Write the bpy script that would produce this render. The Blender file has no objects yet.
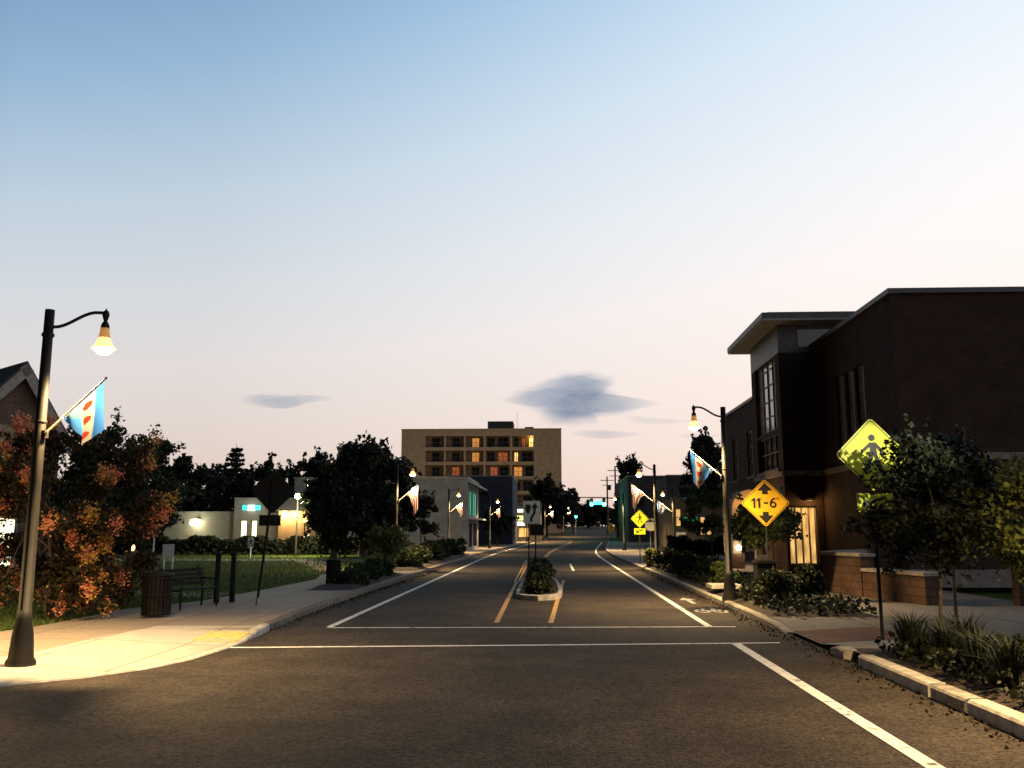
import bpy, bmesh, math, random
import numpy as np
from mathutils import Vector, Matrix
R = math.radians
random.seed(7)
rng = np.random.default_rng(7)
S = bpy.context.scene
COL = S.collection

# ------------------------------------------------------------------ camera, sky, sun, exposure
CAM_H = 1.9
F_PX = 900.0
cam_d = bpy.data.cameras.new('camera')
cam = bpy.data.objects.new('camera', cam_d)
COL.objects.link(cam)
cam_d.sensor_width = 36.0
cam_d.lens = F_PX / 1024 * 36.0
cam_d.clip_end = 20000
cam.location = (0, 0, CAM_H)
PITCH, YAW = R(9.2), R(2.57)
cam.rotation_euler = (R(90) + PITCH, 0, YAW)
S.camera = cam

world = bpy.data.worlds.new("World")
S.world = world
world.use_nodes = True
S.view_settings.view_transform = 'Standard'
S.view_settings.look = 'None'
S.view_settings.gamma = 1
S.view_settings.exposure = 0.0
S.cycles.use_denoising = True
S.cycles.max_bounces = 6
S.cycles.sample_clamp_indirect = 4.0
S.cycles.use_light_tree = True

SUN_AZ = R(62)            # azimuth of the set sun, clockwise from the street axis (+Y): to the right, behind the brick building


def build_sky():
    nt = world.node_tree
    nt.nodes.clear()
    N = nt.nodes.new
    L = nt.links.new
    out = N('ShaderNodeOutputWorld')
    bg = N('ShaderNodeBackground')
    L(bg.outputs[0], out.inputs[0])
    sky = N('ShaderNodeTexSky')
    sky.sky_type = 'NISHITA'
    sky.sun_disc = False
    sky.sun_elevation = R(1.0)
    sky.sun_rotation = SUN_AZ
    sky.air_density = 1.0
    sky.dust_density = 1.0
    sky.ozone_density = 2.0
    tc = N('ShaderNodeTexCoord')
    sep = N('ShaderNodeSeparateXYZ')
    L(tc.outputs['Generated'], sep.inputs[0])

    def math_(op, a, b=None, clamp=False):
        m = N('ShaderNodeMath')
        m.operation = op
        m.use_clamp = clamp
        for i, v in enumerate((a, b)):
            if v is None:
                continue
            if isinstance(v, (int, float)):
                m.inputs[i].default_value = v
            else:
                L(v, m.inputs[i])
        return m.outputs[0]
    z = sep.outputs['Z']
    # elevation ramp: rosy at the horizon, white above, then blue, deep blue overhead
    r1 = N('ShaderNodeValToRGB')
    e = r1.color_ramp.elements
    e[0].position = 0.0
    e[0].color = (0.80, 0.57, 0.49, 1)
    e[1].position = 1.0
    e[1].color = (0.004, 0.008, 0.022, 1)
    for p, c in SKY_RAMP:
        k = e.new(p)
        k.color = (*c, 1)
    # toward the afterglow the bands sit higher, away from it lower: shift by the azimuth
    dotn = N('ShaderNodeVectorMath')
    dotn.operation = 'DOT_PRODUCT'
    L(tc.outputs['Generated'], dotn.inputs[0])
    dotn.inputs[1].default_value = (math.sin(SUN_AZ), math.cos(SUN_AZ), 0)
    az = dotn.outputs['Value']
    zz = math_('MULTIPLY', z, math_('SUBTRACT', 1.36, math_('MULTIPLY', az, 0.80)))
    L(math_('MAXIMUM', zz, 0.0), r1.inputs[0])
    # the sky opposite the afterglow is darker
    mr = N('ShaderNodeMapRange')
    mr.inputs['From Min'].default_value = -0.48
    mr.inputs['From Max'].default_value = -0.08
    mr.inputs['To Min'].default_value = 0.012
    mr.inputs['To Max'].default_value = 0.92
    L(az, mr.inputs['Value'])
    mr2 = N('ShaderNodeMapRange')
    mr2.inputs['From Min'].default_value = 0.1
    mr2.inputs['From Max'].default_value = 0.9
    mr2.inputs['To Min'].default_value = 1.0
    mr2.inputs['To Max'].default_value = 1.42
    L(az, mr2.inputs['Value'])
    glow = math_('MULTIPLY', mr.outputs[0], mr2.outputs[0])
    mul = N('ShaderNodeMix')
    mul.data_type = 'RGBA'
    mul.blend_type = 'MULTIPLY'
    mul.inputs[0].default_value = 1.0
    L(r1.outputs[0], mul.inputs[6])
    L(glow, mul.inputs[7])
    # a little of the physical sky on top
    mx = N('ShaderNodeMix')
    mx.data_type = 'RGBA'
    mx.blend_type = 'MIX'
    mx.inputs[0].default_value = 0.06
    L(math_vec_scale(nt, mul.outputs[2], 10.0), mx.inputs[6])
    L(sky.outputs[0], mx.inputs[7])
    L(mx.outputs[2], bg.inputs[0])
    bg.inputs[1].default_value = 0.1


def math_vec_scale(nt, sock, k):
    v = nt.nodes.new('ShaderNodeVectorMath')
    v.operation = 'SCALE'
    v.inputs['Scale'].default_value = k
    nt.links.new(sock, v.inputs[0])
    return v.outputs[0]


SKY_RAMP = [
    (0.07, (0.87, 0.70, 0.62)),
    (0.14, (0.88, 0.77, 0.715)),
    (0.22, (0.88, 0.82, 0.805)),
    (0.32, (0.77, 0.81, 0.85)),
    (0.44, (0.62, 0.74, 0.85)),
    (0.60, (0.36, 0.55, 0.78)),
    (0.78, (0.18, 0.33, 0.58)),
    (0.92, (0.025, 0.06, 0.14)),
]
build_sky()

sd = bpy.data.lights.new('sun', 'SUN')
sd.energy = 0.02
sd.angle = R(10)
sd.color = (1.0, 0.8, 0.62)
sun = bpy.data.objects.new('sun', sd)
COL.objects.link(sun)
sun.location = (60, 60, 60)
sun_dir = Vector((math.sin(SUN_AZ) * math.cos(R(1)), math.cos(SUN_AZ) * math.cos(R(1)), math.sin(R(1))))
sun.rotation_euler = sun_dir.to_track_quat('Z', 'Y').to_euler()

# ------------------------------------------------------------------ helpers
LAMP_COL = (1.0, 0.67, 0.30)


def zt(y):                                   # the street climbs gently beyond the second block
    if y < 80:
        return 0.0
    if y < 120:
        t = (y - 80) / 40
        return 0.0165 * 20 * t * t
    if y < 260:
        return 0.0165 * (20 + y - 120)
    if y < 320:
        t = (y - 260) / 60
        return 0.0165 * (160 + 60 * (t - t * t / 2))
    return 0.0165 * 190


def xc(y):                                   # the street axis bends a little to the right
    if y < 60:
        return 0.0
    if y < 100:
        return 0.075 * (y - 60) ** 2 / 80
    return 0.075 * (20 + y - 100)


def props(o, label=None, cat=None, group=None, kind=None):
    if label:
        o['label'] = label
    if cat:
        o['category'] = cat
    if group:
        o['group'] = group
    if kind:
        o['kind'] = kind
    return o


def thing(name, label, cat, loc=(0, 0, 0), rz=0.0, group=None):
    o = bpy.data.objects.new(name, None)
    o.empty_display_size = 0.2
    COL.objects.link(o)
    o.location = loc
    o.rotation_euler = (0, 0, rz)
    return props(o, label, cat, group)


class MB:
    def __init__(s):
        s.v, s.f, s.uv, s.mi = [], [], [], []
        s.smooth = []

    def face(s, pts, uv=None, mi=0, smooth=False):
        n = len(s.v)
        s.v.extend([tuple(p) for p in pts])
        s.f.append(tuple(range(n, n + len(pts))))
        s.uv.append(uv)
        s.mi.append(mi)
        s.smooth.append(smooth)
        return s

    def box(s, c, d, rz=0.0, mi=0, taper=1.0, rx=0.0, ry=0.0):
        hx, hy, hz = d[0] / 2, d[1] / 2, d[2] / 2
        M = Matrix.Rotation(rz, 3, 'Z') @ Matrix.Rotation(ry, 3, 'Y') @ Matrix.Rotation(rx, 3, 'X')
        P = []
        for k, (a, b, e) in enumerate([(-1, -1, -1), (1, -1, -1), (1, 1, -1), (-1, 1, -1), (-1, -1, 1), (1, -1, 1), (1, 1, 1), (-1, 1, 1)]):
            t = taper if e > 0 else 1.0
            p = M @ Vector((a * hx * t, b * hy * t, e * hz))
            P.append((p.x + c[0], p.y + c[1], p.z + c[2]))
        n = len(s.v)
        s.v.extend(P)
        for q in [(3, 2, 1, 0), (4, 5, 6, 7), (0, 1, 5, 4), (1, 2, 6, 5), (2, 3, 7, 6), (3, 0, 4, 7)]:
            s.f.append(tuple(n + i for i in q))
            s.uv.append(None)
            s.mi.append(mi)
            s.smooth.append(False)
        return s

    def b2(s, x0, x1, y0, y1, z0, z1, mi=0):
        return s.box(((x0 + x1) / 2, (y0 + y1) / 2, (z0 + z1) / 2), (x1 - x0, y1 - y0, z1 - z0), mi=mi)

    def tube(s, pts, rad, seg=8, cap=True, mi=0):
        pts = [Vector(p) for p in pts]
        if not hasattr(rad, '__len__'):
            rad = [rad] * len(pts)
        n0 = len(s.v)
        up = Vector((0, 0, 1))
        for i, p in enumerate(pts):
            a = pts[max(i - 1, 0)]
            b = pts[min(i + 1, len(pts) - 1)]
            t = (b - a).normalized()
            ref = up if abs(t.z) < 0.95 else Vector((1, 0, 0))
            u = t.cross(ref).normalized()
            w = u.cross(t).normalized()
            for k in range(seg):
                an = 2 * math.pi * k / seg
                q = p + u * (rad[i] * math.cos(an)) + w * (rad[i] * math.sin(an))
                s.v.append(tuple(q))
        for i in range(len(pts) - 1):
            for k in range(seg):
                a = n0 + i * seg + k
                b = n0 + i * seg + (k + 1) % seg
                s.f.append((a, b, b + seg, a + seg))
                s.uv.append(None)
                s.mi.append(mi)
                s.smooth.append(True)
        if cap:
            for i in (0, len(pts) - 1):
                s.f.append(tuple(n0 + i * seg + k for k in range(seg)))
                s.uv.append(None)
                s.mi.append(mi)
                s.smooth.append(False)
        return s

    def lathe(s, prof, c=(0, 0, 0), seg=16, mi=0, smooth=True, cap=True):
        n0 = len(s.v)
        for r, z in prof:
            for k in range(seg):
                an = 2 * math.pi * k / seg
                s.v.append((c[0] + r * math.cos(an), c[1] + r * math.sin(an), c[2] + z))
        for i in range(len(prof) - 1):
            for k in range(seg):
                a = n0 + i * seg + k
                b = n0 + i * seg + (k + 1) % seg
                s.f.append((a, b, b + seg, a + seg))
                s.uv.append(None)
                s.mi.append(mi)
                s.smooth.append(smooth)
        if cap:
            for i in (0, len(prof) - 1):
                if prof[i][0] > 1e-4:
                    s.f.append(tuple(n0 + i * seg + k for k in range(seg)))
                    s.uv.append(None)
                    s.mi.append(mi)
                    s.smooth.append(False)
        return s

    def prism(s, poly, org, u, w, depth, mi=0):
        """polygon (a, b) in the plane org + a*u + b*w, thickened by depth along u x w"""
        u, w, org = Vector(u), Vector(w), Vector(org)
        n = u.cross(w).normalized()
        A = [org + u * a + w * b + n * (depth / 2) for a, b in poly]
        B = [p - n * depth for p in A]
        m = len(poly)
        n0 = len(s.v)
        s.v.extend([tuple(p) for p in A + B])
        fs = [tuple(n0 + i for i in range(m)), tuple(n0 + m + i for i in reversed(range(m)))]
        for i in range(m):
            j = (i + 1) % m
            fs.append((n0 + i, n0 + m + i, n0 + m + j, n0 + j))
        for f in fs:
            s.f.append(f)
            s.uv.append(None)
            s.mi.append(mi)
            s.smooth.append(False)
        return s

    def build(s, name, mat, parent=None, bevel=0.0):
        me = bpy.data.meshes.new(name)
        me.from_pydata(s.v, [], s.f)
        mats = mat if isinstance(mat, (list, tuple)) else [mat]
        for m in mats:
            me.materials.append(m)
        me.polygons.foreach_set('material_index', s.mi)
        me.polygons.foreach_set('use_smooth', s.smooth)
        uvl = me.uv_layers.new(name='UVMap')
        co = s.v
        flat = []
        for p, uv in zip(me.polygons, s.uv):
            if uv is not None:
                for q in uv:
                    flat.extend(q)
                continue
            n = p.normal
            ax = 0 if abs(n.x) > abs(n.y) and abs(n.x) > abs(n.z) else (1 if abs(n.y) > abs(n.z) else 2)
            for vi in p.vertices:
                x, y, z = co[vi]
                flat.extend((y, z) if ax == 0 else ((x, z) if ax == 1 else (x, y)))
        uvl.data.foreach_set('uv', flat)
        me.update()
        o = bpy.data.objects.new(name, me)
        COL.objects.link(o)
        if parent is not None:
            o.parent = parent
        if bevel > 0:
            bm = bmesh.new()
            bm.from_mesh(me)
            bmesh.ops.remove_doubles(bm, verts=bm.verts, dist=1e-5)
            bmesh.ops.bevel(bm, geom=[e for e in bm.edges if e.is_manifold and e.calc_face_angle(0) > 0.5], offset=bevel, segments=2, affect='EDGES', profile=0.6)
            bm.to_mesh(me)
            bm.free()
        return o


def copy_tree(o, parent=None):
    c = o.copy()
    COL.objects.link(c)
    if parent is not None:
        c.parent = parent
    for ch in list(o.children):
        copy_tree(ch, c)
    return c


# ------------------------------------------------------------------ materials
def mat(name, col, rough=0.8, noise=0.0, scale=4.0, col2=None, bump=0.0, bscale=30.0, metal=0.0, spec=0.5, emit=None, estr=0.0, detail=4.0, coat=0.0):
    m = bpy.data.materials.new(name)
    m.use_nodes = True
    nt = m.node_tree
    b = nt.nodes['Principled BSDF']
    b.inputs['Base Color'].default_value = (*col, 1)
    b.inputs['Roughness'].default_value = rough
    b.inputs['Metallic'].default_value = metal
    b.inputs['Specular IOR Level'].default_value = spec
    tc = nt.nodes.new('ShaderNodeTexCoord')
    if noise > 0 or col2:
        nz = nt.nodes.new('ShaderNodeTexNoise')
        nz.inputs['Scale'].default_value = scale
        nz.inputs['Detail'].default_value = detail
        nt.links.new(tc.outputs['Object'], nz.inputs['Vector'])
        rp = nt.nodes.new('ShaderNodeValToRGB')
        rp.color_ramp.elements[0].position = 0.32
        rp.color_ramp.elements[1].position = 0.68
        c2 = col2 if col2 else tuple(c * (1 - noise) for c in col)
        c1 = col if col2 else tuple(min(1, c * (1 + noise)) for c in col)
        rp.color_ramp.elements[0].color = (*c2, 1)
        rp.color_ramp.elements[1].color = (*c1, 1)
        nt.links.new(nz.outputs['Fac'], rp.inputs[0])
        nt.links.new(rp.outputs[0], b.inputs['Base Color'])
    if bump > 0:
        n2 = nt.nodes.new('ShaderNodeTexNoise')
        n2.inputs['Scale'].default_value = bscale
        n2.inputs['Detail'].default_value = 3
        nt.links.new(tc.outputs['Object'], n2.inputs['Vector'])
        bp = nt.nodes.new('ShaderNodeBump')
        bp.inputs['Strength'].default_value = bump
        bp.inputs['Distance'].default_value = 0.02
        nt.links.new(n2.outputs['Fac'], bp.inputs['Height'])
        nt.links.new(bp.outputs[0], b.inputs['Normal'])
    if emit:
        b.inputs['Emission Color'].default_value = (*emit, 1)
        b.inputs['Emission Strength'].default_value = estr
    return m


def brick_mat(name, c1, c2, mortar, bw=0.22, bh=0.075, ms=0.012, bump=0.4, var=0.3):
    m = bpy.data.materials.new(name)
    m.use_nodes = True
    nt = m.node_tree
    b = nt.nodes['Principled BSDF']
    b.inputs['Roughness'].default_value = 0.9
    b.inputs['Specular IOR Level'].default_value = 0.25
    uv = nt.nodes.new('ShaderNodeUVMap')
    br = nt.nodes.new('ShaderNodeTexBrick')
    br.inputs['Scale'].default_value = 1.0
    br.inputs['Brick Width'].default_value = bw
    br.inputs['Row Height'].default_value = bh
    br.inputs['Mortar Size'].default_value = ms
    br.inputs['Color1'].default_value = (*c1, 1)
    br.inputs['Color2'].default_value = (*c2, 1)
    br.inputs['Mortar'].default_value = (*mortar, 1)
    nt.links.new(uv.outputs[0], br.inputs['Vector'])
    nz = nt.nodes.new('ShaderNodeTexNoise')
    nz.inputs['Scale'].default_value = 1.3
    nz.inputs['Detail'].default_value = 6
    nt.links.new(uv.outputs[0], nz.inputs['Vector'])
    mr = nt.nodes.new('ShaderNodeMapRange')
    mr.inputs['From Min'].default_value = 0.3
    mr.inputs['From Max'].default_value = 0.7
    mr.inputs['To Min'].default_value = 1 - var
    mr.inputs['To Max'].default_value = 1 + var * 0.5
    nt.links.new(nz.outputs['Fac'], mr.inputs['Value'])
    mx = nt.nodes.new('ShaderNodeMix')
    mx.data_type = 'RGBA'
    mx.blend_type = 'MULTIPLY'
    mx.inputs[0].default_value = 1
    nt.links.new(br.outputs['Color'], mx.inputs[6])
    nt.links.new(mr.outputs[0], mx.inputs[7])
    nt.links.new(mx.outputs[2], b.inputs['Base Color'])
    bp = nt.nodes.new('ShaderNodeBump')
    bp.inputs['Strength'].default_value = bump
    bp.inputs['Distance'].default_value = 0.01
    bp.invert = True
    nt.links.new(br.outputs['Fac'], bp.inputs['Height'])
    nt.links.new(bp.outputs[0], b.inputs['Normal'])
    return m


def leaf_mat(name, c1, c2, trans=0.25):
    m = bpy.data.materials.new(name)
    m.use_nodes = True
    nt = m.node_tree
    b = nt.nodes['Principled BSDF']
    b.inputs['Roughness'].default_value = 0.6
    b.inputs['Specular IOR Level'].default_value = 0.25
    g = nt.nodes.new('ShaderNodeNewGeometry')
    rp = nt.nodes.new('ShaderNodeValToRGB')
    rp.color_ramp.elements[0].color = (*c1, 1)
    rp.color_ramp.elements[1].color = (*c2, 1)
    nt.links.new(g.outputs['Random Per Island'], rp.inputs[0])
    nt.links.new(rp.outputs[0], b.inputs['Base Color'])
    tr = nt.nodes.new('ShaderNodeBsdfTranslucent')
    nt.links.new(rp.outputs[0], tr.inputs[0])
    ms = nt.nodes.new('ShaderNodeMixShader')
    ms.inputs[0].default_value = trans
    nt.links.new(b.outputs[0], ms.inputs[1])
    nt.links.new(tr.outputs[0], ms.inputs[2])
    nt.links.new(ms.outputs[0], nt.nodes['Material Output'].inputs[0])
    return m


def emit_mat(name, col, s):
    m = bpy.data.materials.new(name)
    m.use_nodes = True
    nt = m.node_tree
    b = nt.nodes['Principled BSDF']
    b.inputs['Base Color'].default_value = (*[min(1, c) * 0.6 for c in col], 1)
    b.inputs['Emission Color'].default_value = (*col, 1)
    b.inputs['Emission Strength'].default_value = s
    return m


def glow_mat(name, col, s):
    """a lit room behind curtains: uneven, brighter and darker by the folds"""
    m = emit_mat(name, col, s)
    nt = m.node_tree
    b = nt.nodes['Principled BSDF']
    tc = nt.nodes.new('ShaderNodeTexCoord')
    mp = nt.nodes.new('ShaderNodeMapping')
    mp.inputs['Scale'].default_value = (3.0, 3.0, 0.7)
    nt.links.new(tc.outputs['Object'], mp.inputs[0])
    nz = nt.nodes.new('ShaderNodeTexNoise')
    nz.inputs['Scale'].default_value = 1.6
    nz.inputs['Detail'].default_value = 4
    nt.links.new(mp.outputs[0], nz.inputs['Vector'])
    mr = nt.nodes.new('ShaderNodeMapRange')
    mr.inputs['From Min'].default_value = 0.3
    mr.inputs['From Max'].default_value = 0.7
    mr.inputs['To Min'].default_value = 0.35 * s
    mr.inputs['To Max'].default_value = 1.4 * s
    nt.links.new(nz.outputs['Fac'], mr.inputs['Value'])
    nt.links.new(mr.outputs[0], b.inputs['Emission Strength'])
    return m


def asphalt_mat():
    m = bpy.data.materials.new('asphalt')
    m.use_nodes = True
    nt = m.node_tree
    N, L = nt.nodes.new, nt.links.new
    b = nt.nodes['Principled BSDF']
    b.inputs['Roughness'].default_value = 0.9
    b.inputs['Specular IOR Level'].default_value = 0.2
    tc = N('ShaderNodeTexCoord')
    big = N('ShaderNodeTexNoise')
    big.inputs['Scale'].default_value = 0.35
    big.inputs['Detail'].default_value = 6
    L(tc.outputs['Object'], big.inputs['Vector'])
    mp = N('ShaderNodeMapping')
    mp.inputs['Scale'].default_value = (1.5, 0.09, 1)
    L(tc.outputs['Object'], mp.inputs[0])
    st = N('ShaderNodeTexNoise')
    st.inputs['Scale'].default_value = 1.0
    st.inputs['Detail'].default_value = 3
    L(mp.outputs[0], st.inputs['Vector'])
    fine = N('ShaderNodeTexNoise')
    fine.inputs['Scale'].default_value = 55
    fine.inputs['Detail'].default_value = 2
    L(tc.outputs['Object'], fine.inputs['Vector'])
    vor = N('ShaderNodeTexVoronoi')
    vor.inputs['Scale'].default_value = 38
    L(tc.outputs['Object'], vor.inputs['Vector'])
    rp = N('ShaderNodeValToRGB')
    rp.color_ramp.elements[0].position = 0.25
    rp.color_ramp.elements[1].position = 0.78
    rp.color_ramp.elements[0].color = (0.018, 0.014, 0.011, 1)
    rp.color_ramp.elements[1].color = (0.072, 0.056, 0.042, 1)
    a1 = N('ShaderNodeMath')
    a1.operation = 'MULTIPLY_ADD'
    L(big.outputs['Fac'], a1.inputs[0])
    a1.inputs[1].default_value = 0.45
    L(math1(nt, 'MULTIPLY', fine.outputs['Fac'], 0.35), a1.inputs[2])
    a2 = N('ShaderNodeMath')
    a2.operation = 'MULTIPLY_ADD'
    L(st.outputs['Fac'], a2.inputs[0])
    a2.inputs[1].default_value = 0.22
    L(a1.outputs[0], a2.inputs[2])
    L(a2.outputs[0], rp.inputs[0])
    # single stones of the aggregate, lighter and darker
    st2 = N('ShaderNodeTexVoronoi')
    st2.inputs['Scale'].default_value = 34
    L(tc.outputs['Object'], st2.inputs['Vector'])
    sr = N('ShaderNodeMapRange')
    sr.inputs['To Min'].default_value = 0.45
    sr.inputs['To Max'].default_value = 1.75
    sx = N('ShaderNodeSeparateColor')
    L(st2.outputs['Color'], sx.inputs[0])
    L(sx.outputs[0], sr.inputs['Value'])
    # stains and old patches
    pn = N('ShaderNodeTexNoise')
    pn.inputs['Scale'].default_value = 0.9
    pn.inputs['Detail'].default_value = 8
    pn.inputs['Roughness'].default_value = 0.65
    L(tc.outputs['Object'], pn.inputs['Vector'])
    pr = N('ShaderNodeMapRange')
    pr.inputs['From Min'].default_value = 0.35
    pr.inputs['From Max'].default_value = 0.62
    pr.inputs['To Min'].default_value = 0.62
    pr.inputs['To Max'].default_value = 1.12
    L(pn.outputs['Fac'], pr.inputs['Value'])
    mm = N('ShaderNodeMath')
    mm.operation = 'MULTIPLY'
    L(sr.outputs[0], mm.inputs[0])
    L(pr.outputs[0], mm.inputs[1])
    mx = N('ShaderNodeMix')
    mx.data_type = 'RGBA'
    mx.blend_type = 'MULTIPLY'
    mx.inputs[0].default_value = 1
    L(rp.outputs[0], mx.inputs[6])
    L(mm.outputs[0], mx.inputs[7])
    L(mx.outputs[2], b.inputs['Base Color'])
    bp = N('ShaderNodeBump')
    bp.inputs['Strength'].default_value = 0.9
    bp.inputs['Distance'].default_value = 0.012
    L(vor.outputs['Distance'], bp.inputs['Height'])
    L(bp.outputs[0], b.inputs['Normal'])
    return m


def math1(nt, op, a, k):
    n = nt.nodes.new('ShaderNodeMath')
    n.operation = op
    nt.links.new(a, n.inputs[0])
    n.inputs[1].default_value = k
    return n.outputs[0]


def paint_mat(name, col):
    """road paint, worn through in places"""
    m = bpy.data.materials.new(name)
    m.use_nodes = True
    nt = m.node_tree
    N, L = nt.nodes.new, nt.links.new
    b = nt.nodes['Principled BSDF']
    b.inputs['Roughness'].default_value = 0.7
    tc = N('ShaderNodeTexCoord')
    nz = N('ShaderNodeTexNoise')
    nz.inputs['Scale'].default_value = 7
    nz.inputs['Detail'].default_value = 7
    L(tc.outputs['Object'], nz.inputs['Vector'])
    rp = N('ShaderNodeValToRGB')
    rp.color_ramp.elements[0].position = 0.30
    rp.color_ramp.elements[1].position = 0.44
    rp.color_ramp.elements[0].color = (0.09, 0.085, 0.08, 1)
    rp.color_ramp.elements[1].color = (*col, 1)
    L(nz.outputs['Fac'], rp.inputs[0])
    L(rp.outputs[0], b.inputs['Base Color'])
    return m


def slab_mat(name, c1, c2, size, joint=0.02, jc=0.45, rough=0.85, nscale=3.0):
    """concrete or paver slabs with joints, from world x, y"""
    m = bpy.data.materials.new(name)
    m.use_nodes = True
    nt = m.node_tree
    N, L = nt.nodes.new, nt.links.new
    b = nt.nodes['Principled BSDF']
    b.inputs['Roughness'].default_value = rough
    b.inputs['Specular IOR Level'].default_value = 0.3
    tc = N('ShaderNodeTexCoord')
    nz = N('ShaderNodeTexNoise')
    nz.inputs['Scale'].default_value = nscale
    nz.inputs['Detail'].default_value = 8
    nz.inputs['Roughness'].default_value = 0.7
    L(tc.outputs['Object'], nz.inputs['Vector'])
    rp = N('ShaderNodeValToRGB')
    rp.color_ramp.elements[0].position = 0.3
    rp.color_ramp.elements[1].position = 0.7
    rp.color_ramp.elements[0].color = (*c2, 1)
    rp.color_ramp.elements[1].color = (*c1, 1)
    L(nz.outputs['Fac'], rp.inputs[0])
    br = N('ShaderNodeTexBrick')
    br.offset = 0.0
    br.inputs['Scale'].default_value = 1
    br.inputs['Brick Width'].default_value = size
    br.inputs['Row Height'].default_value = size
    br.inputs['Mortar Size'].default_value = joint
    br.inputs['Mortar Smooth'].default_value = 0.2
    br.inputs['Color1'].default_value = (1, 1, 1, 1)
    br.inputs['Color2'].default_value = (0.86, 0.86, 0.86, 1)
    br.inputs['Mortar'].default_value = (jc, jc, jc, 1)
    L(tc.outputs['Object'], br.inputs['Vector'])
    mx = N('ShaderNodeMix')
    mx.data_type = 'RGBA'
    mx.blend_type = 'MULTIPLY'
    mx.inputs[0].default_value = 1
    L(rp.outputs[0], mx.inputs[6])
    L(br.outputs['Color'], mx.inputs[7])
    L(mx.outputs[2], b.inputs['Base Color'])
    n2 = N('ShaderNodeTexNoise')
    n2.inputs['Scale'].default_value = 40
    L(tc.outputs['Object'], n2.inputs['Vector'])
    bp = N('ShaderNodeBump')
    bp.inputs['Strength'].default_value = 0.35
    bp.inputs['Distance'].default_value = 0.01
    L(n2.outputs['Fac'], bp.inputs['Height'])
    L(bp.outputs[0], b.inputs['Normal'])
    return m


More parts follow.
